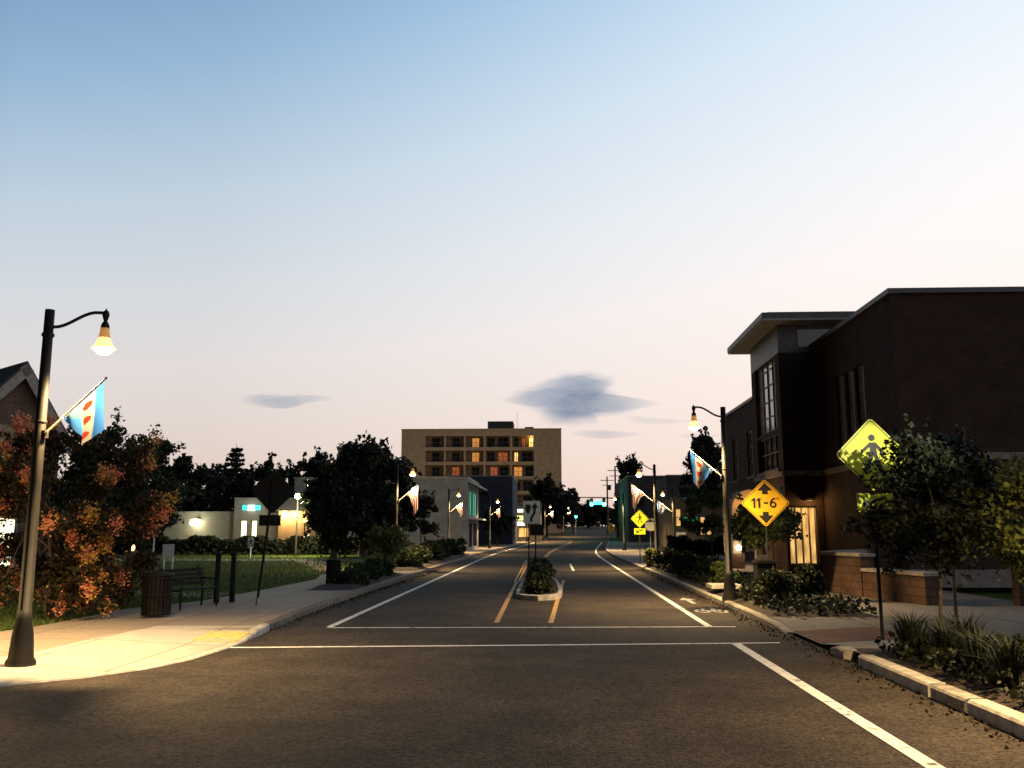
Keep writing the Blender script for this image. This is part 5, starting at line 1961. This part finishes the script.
# ------------------------------------------------------------------ traffic signals
def signal():
    Y = 130.0
    t = thing('traffic_signal', 'green traffic signal hanging from a mast arm with a cyan lit sign', 'traffic signal', (10.3, Y, zt(Y)))
    MB().tube([(0, 0, 0), (0, 0, 5.9)], [0.14, 0.11], 8).build('pole', M['steel'], t)
    MB().tube([(0, 0, 5.75), (-3.5, 0, 5.95), (-7.6, 0, 6.0)], [0.10, 0.08, 0.06], 8).build('mast_arm', M['black'], t)
    for x in (-4.75, -3.0):
        hd = MB().b2(x - 0.2, x + 0.2, -0.16, 0.16, 4.75, 5.85)
        ho = hd.build('signal_head', M['black'], t)
        for k in range(2):
            MB().tube([(x, -0.162, 5.62 - 0.36 * k), (x, -0.185, 5.62 - 0.36 * k)], 0.13, 12).build('lens', M['sign_back'], ho)
        MB().tube([(x, -0.162, 5.0), (x, -0.22, 5.0)], 0.25, 12).build('lens', M['siggreen'], ho)
        point_light('signal_glow', (x, -0.8, 5.0), 75, (0.05, 1, .6), t, 0.12)
    MB().b2(-4.45, -3.3, -0.12, 0.0, 4.95, 5.45).build('name_sign', M['cyan'], t)
    t2 = thing('traffic_signal', 'small green signal on a short post at the far left kerb', 'traffic signal', (3.7, 146, zt(146)))
    MB().tube([(0, 0, 0), (0, 0, 3.2)], 0.08, 6).build('pole', M['black'], t2)
    ho = MB().b2(-0.2, 0.2, -0.16, 0.16, 2.9, 4.0).build('signal_head', M['black'], t2)
    MB().tube([(0, -0.162, 3.2), (0, -0.22, 3.2)], 0.17, 12).build('lens', M['siggreen'], ho)


signal()
lp2 = thing('lot_lamp', 'tall bright white lamp beyond the lawn by the orange lit canopy', 'lamp', (-17.7, 62.3, 0.1))
MB().tube([(0, 0, 0), (0, 0, 4.0)], [0.07, 0.05], 8).build('pole', M['black'], lp2)
MB().lathe([(0, 0), (.15, .05), (.2, .2), (.15, .36), (0, .4)], (0, -0.05, 3.9), 12).build('lamp_globe', M['flood'], lp2)
point_light('lot_lamp_light', (0.25, -0.7, 3.75), 2600, (1, .86, .5), lp2, 0.15)
lp3 = thing('lot_lamp', 'orange sodium lamp on a low post right of the canopy', 'lamp', (-18.6, 67.6, 0))
MB().tube([(0, 0, 0), (0, 0, 2.5)], [0.06, 0.05], 8).build('pole', M['black'], lp3)
MB().lathe([(0, 0), (.13, .05), (.18, .2), (.13, .34), (0, .38)], (0, 0, 2.42), 12).build('lamp_globe', M['sodium'], lp3)
point_light('sodium_light', (0.0, -0.4, 2.6), 60, (1, .4, .06), lp3, 0.15)


for x, lab in ((-24, 'added hidden lamp brightening the left part of the hotel'), (-9, 'added hidden lamp brightening the right part of the hotel')):
    t = thing('lot_lamp', lab, 'lamp', (x, 158, zt(158)))  # lamps added to brighten the hotel front, hidden behind nearer buildings
    MB().tube([(0, 0, 0), (0, 0, 7.5)], [0.12, 0.08], 8).build('pole', M['black'], t)
    MB().lathe([(0, 0), (.2, .05), (.26, .2), (.2, .36), (0, .4)], (0, 0, 7.5), 12).build('lamp_globe', M['lampfar'], t)
    point_light('lot_lamp_light', (0, 0.4, 7.9), 1400, (1, .72, .4), t, 0.2)


# ------------------------------------------------------------------ street furniture
def litter_bin(x, y, label, h=0.92, r=0.30, z0=0.125):
    t = thing('litter_bin', label, 'litter bin', (x, y, z0), 0, 'dark slatted litter bins')
    mb = MB()
    n = 22
    for k in range(n):
        a = 2 * math.pi * k / n
        mb.box((r * math.cos(a), r * math.sin(a), h * 0.48), (0.022, 0.055, h * 0.86), rz=a)
    for z in (0.08, h * 0.5, h * 0.88):
        mb.lathe([(r - 0.02, z - .02), (r + 0.018, z - .02), (r + 0.018, z + .02), (r - 0.02, z + .02)], (0, 0, 0), 22, cap=False)
    mb.build('body', M['black'], t)
    MB().lathe([(r - 0.035, 0.04), (r - 0.035, h * 0.86)], (0, 0, 0), 18).build('liner', M['sign_back'], t)
    MB().lathe([(r + 0.03, h * 0.92), (r + 0.04, h * 0.95), (r * 0.75, h), (r * 0.45, h + 0.02), (r * 0.42, h - 0.02)], (0, 0, 0), 20, cap=False).build('lid', M['black'], t)
    return t


litter_bin(-8.2, 18.75, 'black litter bin at the edge of the left pavement', h=0.9, r=0.28)
litter_bin(-7.0, 29.0, 'black litter bin by the planting bed further along', h=0.85, r=0.22)


def bench(x, y, rz, label):
    t = thing('park_bench', label, 'bench', (x, y, 0.115), rz)
    W = 1.5
    st = MB()
    for k in range(5):
        st.b2(-W / 2, W / 2, -0.22 + k * 0.09, -0.22 + k * 0.09 + 0.07, 0.43, 0.455)
    st.build('seat', M['black'], t)
    bk = MB()
    for k in range(4):
        bk.box((0, 0.27 + 0.03 * k, 0.55 + 0.1 * k), (W, 0.025, 0.075), rx=R(-14))
    bk.build('backrest', M['black'], t)
    for sx in (-0.62, 0.62):
        MB().tube([(sx, -0.2, 0), (sx, -0.18, 0.42)], 0.025, 6).tube([(sx, 0.24, 0), (sx, 0.22, 0.42), (sx, 0.40, 0.92)], 0.025, 6).tube([(sx, -0.18, 0.425), (sx, 0.22, 0.425)], 0.022, 6).build('leg', M['black'], t)
        MB().tube([(sx, -0.2, 0.43), (sx, -0.21, 0.64), (sx, 0.28, 0.66)], 0.02, 6).build('armrest', M['black'], t)
    return t


bench(-8.35, 21.0, R(72), 'dark metal bench beside the black litter bin')
for x, y, lab in ((-8.3, 22.4, 'left one of two dark square bollards on the pavement'), (-7.98, 22.6, 'right one of two dark square bollards on the pavement')):
    t = thing('bollard', lab, 'bollard', (x, y, 0.12), R(8), 'dark bollards')
    MB().box((0, 0, 0.56), (0.12, 0.12, 1.12), taper=0.9).build('post', M['black'], t)
    MB().box((0, 0, 1.15), (0.13, 0.13, 0.05)).box((0, 0, 1.195), (0.11, 0.11, 0.04), taper=0.2).build('cap', M['black'], t)
bin2 = thing('litter_bin', 'dark square bin behind the bushes below the clearance sign', 'litter bin', (5.6, 24.6, 0.125))
MB().box((0, 0, 0.45), (0.5, 0.5, 0.9), taper=1.0).build('body', M['black'], bin2, bevel=0.02)
MB().box((0, 0, 0.94), (0.56, 0.56, 0.07)).box((0, 0, 1.05), (0.42, 0.42, 0.14), taper=0.6).build('lid', M['black'], bin2)

# utility box stone pad in the right bed
pad = props(MB().b2(-0.42, 0.42, -0.5, 0.5, 0, 0.10).build('utility_cover', M['kerb']), 'pale concrete utility cover lying in the right planting bed', 'utility cover')
pad.location = (4.8, 26.2, 0.29)


# hedge and fence beyond the lawn
def hedge(label, x0, x1, y, h, w, m, n, ls=0.16):
    t = thing('hedge', label, 'hedge', ((x0 + x1) / 2, y, zt(y) + 0.1))
    L = x1 - x0
    c = np.stack([rng.uniform(-L / 2, L / 2, n), rng.uniform(-w / 2, w / 2, n), rng.random(n) ** 0.6 * h], 1)
    c[:, 2] *= 1 + 0.14 * np.sin(c[:, 0] * 1.7) + 0.07 * np.sin(c[:, 0] * 5.1)
    leaf_mesh('foliage', c, ls * rng.uniform(0.6, 1.4, n), m, t)
    mb = MB()
    for k in range(int(L / 0.8)):
        xx = -L / 2 + 0.4 + 0.8 * k
        mb.tube([(xx, 0, -0.1), (xx + random.uniform(-.2, .2), random.uniform(-.2, .2), h * 0.8)], [0.03, 0.01], 4)
    mb.build('stem', M['bark'], t)
    return t


hedge('long dark hedge across the far side of the lawn', -40, -13.2, 66, 1.15, 1.2, M['leaf_far'], 15000, 0.2)
hedge('dark clipped hedge before the low brown shop on the right', 8.0, 14.5, 64, 1.2, 1.2, M['leaf_far'], 5000, 0.18)

# utility poles on the right
for x, y, h, lab in ((10.0, 145, 11.2, 'tall wooden utility pole with crossarms far down the right side'), (9.6, 160, 10.2, 'shorter wooden utility pole with a transformer further back')):
    t = thing('utility_pole', lab, 'utility pole', (x, y, zt(y)))
    MB().tube([(0, 0, 0), (0, 0, h)], [0.18, 0.12], 8).build('pole', M['wood'], t)
    MB().b2(-1.2, 1.2, -0.15, -0.03, h - 0.75, h - 0.63).b2(-0.9, 0.9, -0.15, -0.03, h - 1.6, h - 1.5).build('crossarm', M['wood'], t)
    if h < 11:
        MB().lathe([(0.25, 0), (0.27, 0.05), (0.27, 0.8), (0.2, 0.9)], (0.4, -0.1, h - 2.4), 10).build('transformer', M['black'], t)

# ------------------------------------------------------------------ trees and shrubs
# crape myrtle lit by the corner lamps
def myrtle():
    t = thing('crape_myrtle', 'multi-stemmed flowering tree glowing orange behind the nearest lamp', 'tree', (-10.2, 18.4, 0.1))
    cs = crown_centres(84, 2.1, 1.8, 1.85, 2.05, -0.93)
    pts = clump_points(cs, [0.42 * random.uniform(0.6, 1.2) for _ in cs], 300)
    leaf_mesh('crown', pts, 0.062 * rng.uniform(0.6, 1.4, len(pts)), M['leaf_red'], t)
    sel = [c for c in cs if (c[1] < 0.5)]
    out, mi = [], []
    for k in range(240):
        c = random.choice(sel)
        d = Vector((c[0], c[1], c[2] - 2.05)).normalized()
        q = Vector(c) + d * random.uniform(0.1, 0.5)
        which = 1 if random.random() < 0.32 else 0
        for j in range(60):
            out.append((q.x + random.gauss(0, .075), q.y + random.gauss(0, .075), q.z + random.gauss(0, .095)))
            mi.append(which)
    leaf_mesh('blossoms', out, 0.042 * rng.uniform(0.6, 1.4, len(out)), None, t, elong=1.2, mats=[M['blossom'], M['blossom_y']], mi=mi)
    trunk_mesh(1.9, 0.06, cs, 6, M['bark_pale'], t, multi=6)
    return t


myrtle()
tree('dark_tree', 'dark leafy tree behind the orange flowering tree', 'tree', -12.7, 25.5, 4.9, 2.1, 2.0, M['leaf_dark'], n=50, per=330, ls=0.085, clump=0.5, r=0.1, nl=12)
tree('dark_tree', 'lower dark tree right of the flowering tree with a ragged outline', 'tree', -13.5, 28.6, 3.9, 1.3, 1.5, M['leaf_dark'], n=30, per=300, ls=0.085, clump=0.45, r=0.08)
# line of trees behind the low pale building
GT = 'dark trees behind the low pale building'
labs = ['dark tree at the left end of the far tree line', 'second dark tree from the left in the far tree line', 'low dark tree behind the floodlit wall', 'dark tree left of the tall ragged pine', 'dark tree right of the tall ragged pine',
        'dark tree behind the white shop with the teal sign', 'dark tree behind the orange lit canopy', 'dark tree left of the big rounded tree', 'far dark tree partly hidden by the big rounded tree', 'far dark tree left of the hotel']
for i, (px, Y, top) in enumerate([(150, 108, 476), (178, 112, 468), (203, 106, 478), (222, 114, 474), (256, 110, 470), (278, 108, 480), (300, 112, 473), (322, 106, 466), (352, 115, 462), (385, 120, 455)]):
    h = 1.9 + (530 - top) / 900 * Y + 1.5 - zt(Y)
    tree('dark_tree', labs[i], 'tree', (px - 553) / 900 * Y, Y, h, random.uniform(2.6, 3.3), h * 0.46, M['leaf_far'], n=40, per=120, ls=0.34, clump=0.95, r=0.18, group=GT, low=-0.95, nl=6)
conifer('tall ragged pine rising above the far tree line', -39.2, 110, 12.3, 2.4, M['leaf_far'], None)
n = 16000
fx = rng.uniform(-220, 260, n)
fz = rng.random(n) ** 0.8 * (5.2 + 1.6 * np.sin(fx * 0.11) + 0.9 * np.sin(fx * 0.37 + 1))
c = np.stack([fx, 345 + rng.uniform(-6, 6, n), zt(345) + fz], 1)
props(leaf_mesh('far_wood', c, 1.3 * rng.uniform(0.6, 1.4, n), M['leaf_far'], None), 'low dark far-off wood closing the end of the street', 'wood', kind='stuff')
# large rounded trees left of the hotel
tree('broad_tree', 'big rounded dark tree left of the hotel', 'tree', -13.0, 62, 8.2, 3.2, 3.9, M['leaf_far'], n=90, per=190, ls=0.24, clump=0.8, r=0.28, low=-0.98, nl=14)
tree('broad_tree', 'dark tree joined to the left of the big rounded tree', 'tree', -14.5, 60, 6.3, 2.0, 2.9, M['leaf_far'], n=56, per=170, ls=0.22, clump=0.75, r=0.2, low=-0.98, nl=10)
tree('round_tree', 'small round tree with lamplit yellow green edges by the left pavement', 'tree', -6.95, 38.0, 2.05, 0.9, 0.75, M['leaf_lite'], n=30, per=150, ls=0.09, clump=0.32, r=0.05, low=-0.8)
tree('dark_tree', 'slim dark tree before the pale blank wall', 'tree', -9.6, 66, 4.4, 1.5, 1.7, M['leaf_far'], n=26, per=140, ls=0.15, clump=0.5, r=0.07)
tree('dark_tree', 'dark street tree between the pale building and keep right sign', 'tree', -5.9, 97, 4.7, 1.9, 1.9, M['leaf_far'], n=28, per=130, ls=0.2, clump=0.6, r=0.09)
tree('dark_tree', 'dark tree before the right part of the hotel', 'tree', -0.9, 138, 9.0, 3.3, 3.9, M['leaf_far'], n=52, per=130, ls=0.34, clump=0.95, r=0.2, low=-0.98)
tree('dark_tree', 'dark tree to the right of the hotel corner', 'tree', 2.0, 160, 8.4, 2.8, 3.7, M['leaf_far'], n=44, per=120, ls=0.36, clump=0.95, r=0.2, low=-0.98)
conifer('pointed dark tree just right of the hotel corner', 4.1, 185, 9.2, 2.2, M['leaf_far'], None)
tree('dark_tree', 'low dark trees at the far end of the street left of the signals', 'tree', 9.4, 240, 7.0, 5.0, 3.2, M['leaf_far'], n=50, per=110, ls=0.5, clump=1.2, r=0.2, low=-0.98)
tree('dark_tree', 'low dark tree at the far end of the street behind the signals', 'tree', 15.0, 300, 7.2, 6.0, 3.4, M['leaf_far'], n=50, per=110, ls=0.55, clump=1.3, r=0.2, low=-0.98)
tree('dark_tree', 'dark tree above the far two storey building on the right', 'tree', 12.4, 146, 12.6, 2.4, 3.0, M['leaf_far'], n=40, per=130, ls=0.34, clump=0.9, r=0.2)
tree('dark_tree', 'green-lit tree beside the traffic signals on the right', 'tree', 10.4, 136, 6.0, 1.7, 2.3, M['leaf_mid'], n=30, per=120, ls=0.26, clump=0.6, r=0.1)
tree('dark_tree', 'tall dark tree behind the nearest right lamp', 'tree', 14.2, 84, 10.9, 2.0, 3.6, M['leaf_far'], n=48, per=140, ls=0.26, clump=0.65, r=0.18)
tree('young_tree', 'thin young tree with lamplit leaves left of the nearest right lamp', 'tree', 6.0, 35, 3.7, 1.15, 1.15, M['leaf_mid'], n=20, per=90, ls=0.11, clump=0.36, r=0.045, bark='bark_pale')
tree('young_tree', 'small dark tree behind the clearance sign', 'tree', 6.55, 28.5, 2.95, 1.05, 1.05, M['leaf_mid'], n=28, per=120, ls=0.1, clump=0.34, r=0.05)
tree('maple_tree', 'dark bushy tree whose leaves cover the yellow green crossing sign', 'tree', 5.74, 14.0, 3.35, 0.98, 1.2, M['leaf_bed'], n=34, per=190, ls=0.06, clump=0.34, r=0.035, cz=2.25, low=-0.9)
tree('maple_tree', 'dark sapling with a pale trunk before the block wall', 'tree', 8.3, 19.5, 3.9, 1.35, 1.5, M['leaf_bed'], n=40, per=260, ls=0.07, clump=0.4, r=0.04, bark='bark_pale')
tree('maple_tree', 'lamplit yellow green tree at the right edge of the picture', 'tree', 7.0, 13.4, 3.1, 0.85, 1.2, M['leaf_lite'], n=34, per=200, ls=0.058, clump=0.34, r=0.035)

GS = 'shrubs of the right planting beds'
for i, (x, y, rx, h, mk, lab) in enumerate([
    (5.2, 21.6, 0.45, 0.7, 'leaf_dark', 'dark rounded shrub below the clearance sign, left one'),
    (6.0, 22.0, 0.45, 0.85, 'leaf_dark', 'dark upright shrub below the clearance sign, right one'),
    (5.1, 27.5, 0.5, 0.7, 'leaf_mid', 'green shrub at the foot of the nearest right lamp'),
    (5.4, 31.0, 0.6, 0.8, 'leaf_dark', 'dark shrub behind the nearest right lamp'),
    (5.0, 34.5, 0.6, 0.8, 'leaf_dark', 'dark shrub under the thin young tree'),
    (5.6, 38.5, 0.7, 0.9, 'leaf_dark', 'dark shrub halfway along the long right bed'),
    (5.0, 41.0, 0.6, 0.9, 'leaf_dark', 'dark shrub near the far end of the long right bed'),
    (4.75, 44.6, 0.45, 0.85, 'leaf_lite', 'yellow lamplit shrub below the white notice sign'),
]):
    shrub('bed_shrub', lab, x, y, rx, rx, h, M[mk], n=20, per=130, ls=0.07, group=GS)
GB = 'shrubs of the left planting beds'
for i, (x, y, rx, h, mk, lab) in enumerate([
    (-6.5, 29.0, 0.6, 0.34, 'leaf_dark', 'low dark shrub at the near end of the left bed'),
    (-6.6, 31.5, 0.7, 0.42, 'leaf_dark', 'dark shrub beside the further litter bin'),
    (-6.6, 34.2, 0.7, 0.5, 'leaf_dark', 'dark shrub before the gap in the left bed'),
    (-6.7, 41.8, 0.7, 0.75, 'leaf_mid', 'green lamplit shrub after the gap in the left bed'),
    (-6.7, 46.0, 0.7, 0.85, 'leaf_dark', 'dark shrub beside the second left lamp'),
    (-6.7, 50.5, 0.8, 1.1, 'leaf_dark', 'dark shrub in the middle of the far left bed'),
    (-6.7, 55.5, 0.9, 1.1, 'leaf_dark', 'dark shrub toward the end of the far left bed'),
    (-6.6, 61.5, 0.9, 1.2, 'leaf_dark', 'last dark shrub of the far left bed'),
]):
    shrub('bed_shrub', lab, x, y, rx, rx * 1.5, h, M[mk], n=24, per=130, ls=0.08, group=GB, clump=0.3)
GM = 'plants of the median'
for x, y, rx, h, mk, lab in [(-0.42, 26.2, 0.38, 0.45, 'leaf_dark', 'low plant at the near nose of the median'), (-0.45, 28.2, 0.42, 0.68, 'leaf_dark', 'dark plant in front of the keep right sign'), (-0.45, 30.2, 0.42, 0.75, 'leaf_dark', 'dark plant at the foot of the keep right sign'),
                             (-0.45, 32.6, 0.42, 0.75, 'leaf_dark', 'dark plant just behind the keep right sign'), (-0.5, 35.2, 0.4, 0.6, 'leaf_dark', 'last plant at the far end of the median')]:
    shrub('median_shrub', lab, x, y, rx, rx * 1.7, h, M[mk], n=22, per=110, ls=0.06, group=GM, z0=0.13)
# ornamental grasses and ground cover in the near right bed
GG = 'ornamental grasses in the near right bed'
spots = []
while len(spots) < 24:
    x, y = random.uniform(4.85, 7.3), random.uniform(5.2, 13.4)
    if all((x - a) ** 2 + (y - b) ** 2 > 0.42 for a, b in spots):
        spots.append((x, y))
for (x, y) in spots:
    grass_tuft('arching grass tuft in the dark bed behind the near right kerb', x, y, 0.5, 0.62, M['leaf_bed'], GG, n=150)
n = 9000
c = np.stack([rng.uniform(4.62, 7.5, n), rng.uniform(3.5, 13.6, n), 0.22 + 0.22 * rng.random(n) ** 1.5], 1)
props(leaf_mesh('ground_cover', c, 0.06 * rng.uniform(0.6, 1.5, n), M['leaf_bed'], None), 'low leafy ground cover in the near right bed', 'ground cover', kind='stuff')
n = 9000
yy = rng.uniform(19.2, 45.5, n)
c = np.stack([rng.uniform(4.6, 6.6, n), yy, 0.22 + 0.25 * rng.random(n) ** 1.5], 1)
c = c[~((np.abs(c[:, 0] - 4.8) < 0.55) & (c[:, 1] > 24.6) & (c[:, 1] < 26.8))]
n = len(c)
props(leaf_mesh('ground_cover', c, 0.07 * rng.uniform(0.6, 1.5, n), M['leaf_far'], None), 'low leafy ground cover in the long right bed', 'ground cover', kind='stuff')


n = 2600
side = rng.random(n) < 0.55
yy = np.where(side, rng.uniform(6, 45, n), rng.uniform(17, 45, n))
xx = np.where(side, KR - 0.02 - np.abs(rng.normal(0, 0.16, n)), KL + 0.12 + np.abs(rng.normal(0, 0.16, n)))
props(leaf_mesh('fallen_leaves', np.stack([xx, yy, np.full(n, 0.012)], 1), 0.035 * rng.uniform(0.5, 1.4, n), M['leaf_red'], None, up=0.0), 'dry fallen leaves and grit lying in the gutters', 'fallen leaves', kind='stuff')

# ------------------------------------------------------------------ clouds: thin bodies of dark vapour, far beyond everything
def cloud(label, az, el, dist, bodies, dens):
    """bodies: (outline in metres [(x, z) ...], half depth): evenly thick vapour that thins out to its ragged rim"""
    from mathutils import noise as nz
    a, e = R(az), R(el)
    t = thing('cloud', label, 'cloud', (dist * math.sin(a), dist * math.cos(a), dist * math.tan(e)), -a)
    m = bpy.data.materials.new('cloud_vapour')
    m.use_nodes = True
    nt = m.node_tree
    nt.nodes.clear()
    out = nt.nodes.new('ShaderNodeOutputMaterial')
    ab = nt.nodes.new('ShaderNodeVolumeAbsorption')
    ab.inputs['Color'].default_value = (0.0, 0.24, 0.52, 1)
    ab.inputs['Density'].default_value = dens
    nt.links.new(ab.outputs[0], out.inputs['Volume'])
    for bi, (outline, depth) in enumerate(bodies):
        cx = sum(p[0] for p in outline) / len(outline)
        cz = sum(p[1] for p in outline) / len(outline)
        P = [Vector((x - cx, z - cz)) for x, z in outline]
        NT, NR = 220, 26
        off = Vector((7.3 * bi + dist * 0.001, 2.1, 4.4 + bi))
        # closed smooth curve through the outline
        curve = []
        n_ = len(P)
        for k in range(NT):
            f = k / NT * n_
            i0 = int(f)
            q = f - i0
            p0, p1, p2, p3 = P[(i0 - 1) % n_], P[i0 % n_], P[(i0 + 1) % n_], P[(i0 + 2) % n_]
            curve.append(0.5 * ((2 * p1) + (p2 - p0) * q + (2 * p0 - 5 * p1 + 4 * p2 - p3) * q * q + (3 * p1 - p0 - 3 * p2 + p3) * q ** 3))
        V, F = [], []
        size = max(p.length for p in P)
        for sgn in (1, -1):
            for r in range(NR + 1):
                rr = r / NR
                for k in range(NT):
                    c = curve[k]
                    # the rim frays mostly sideways
                    fr = 1 + 0.10 * rr * nz.fractal(Vector((c.x / size * 2.2, c.y / size * 7.0, 0)) + off, 0.9, 2.1, 5)
                    x = c.x * rr * fr + size * 0.10 * rr ** 3 * nz.fractal(Vector((c.x / size * 3.0, c.y / size * 16.0, 3)) + off, 0.8, 2.1, 4)
                    z = c.y * rr * fr
                    g_ = 1 - max(0.0, (rr - 0.28) / 0.72)
                    g_ = g_ * g_ * (3 - 2 * g_)
                    th = depth * g_ * (0.82 + 0.30 * nz.fractal(Vector((x / size * 2.4, z / size * 9.0, 5)) + off, 1.0, 2.0, 4)) + 0.05
                    V.append((x, sgn * max(th, 0.05), z))
        base = (NR + 1) * NT
        for sg in (0, 1):
            for r in range(NR):
                for k in range(NT):
                    k1 = (k + 1) % NT
                    q = [sg * base + r * NT + k, sg * base + r * NT + k1, sg * base + (r + 1) * NT + k1, sg * base + (r + 1) * NT + k]
                    F.append(tuple(q if sg == 0 else q[::-1]))
        for k in range(NT):
            k1 = (k + 1) % NT
            F.append((NR * NT + k, NR * NT + k1, base + NR * NT + k1, base + NR * NT + k))
        me = bpy.data.meshes.new('vapour')
        me.from_pydata(V, [], F)
        me.materials.append(m)
        o = bpy.data.objects.new('vapour', me)
        COL.objects.link(o)
        bm = bmesh.new()
        bm.from_mesh(me)
        bmesh.ops.remove_doubles(bm, verts=bm.verts, dist=0.01)
        bmesh.ops.recalc_face_normals(bm, faces=bm.faces)
        bm.to_mesh(me)
        bm.free()
        o.location = (cx, 0, cz)
        o.parent = t


# az, el are world directions: azimuth from the street axis, elevation from the horizon
def px(pts, k=4.45):
    return [(a * k, b * k) for a, b in pts]


cloud('dark lens-shaped cloud above the right end of the hotel', 1.15, 8.3, 4000, [
    (px([(-76, -1), (-52, 12), (-26, 24), (2, 30), (28, 30), (50, 20), (46, 8), (86, -4), (66, -13), (36, -18), (28, -27), (-2, -33), (-24, -30), (-36, -17), (-54, -9)]), 260),
    (px([(-40, -12), (10, -14), (70, -8), (95, -4), (60, -18), (0, -22)]), 60)], 0.0027)
cloud('thin grey cloud streak below the lens-shaped cloud', 3.2, 6.0, 4200, [
    (px([(-42, 1), (-12, 6), (20, 3), (48, 1), (22, -4), (-14, -5)]), 130), (px([(20, 20), (60, 16), (110, 12), (60, 9), (24, 12)]), 70), (px([(70, -3), (100, 1), (130, -2), (100, -6)]), 50)], 0.0016)
cloud('small thin dark cloud low over the left trees', -16.7, 7.9, 4000, [
    (px([(-50, 0), (-36, 6), (0, 5), (30, 7), (52, 4), (22, -1), (8, -7), (-24, -8), (-42, -5)]), 170)], 0.0021)
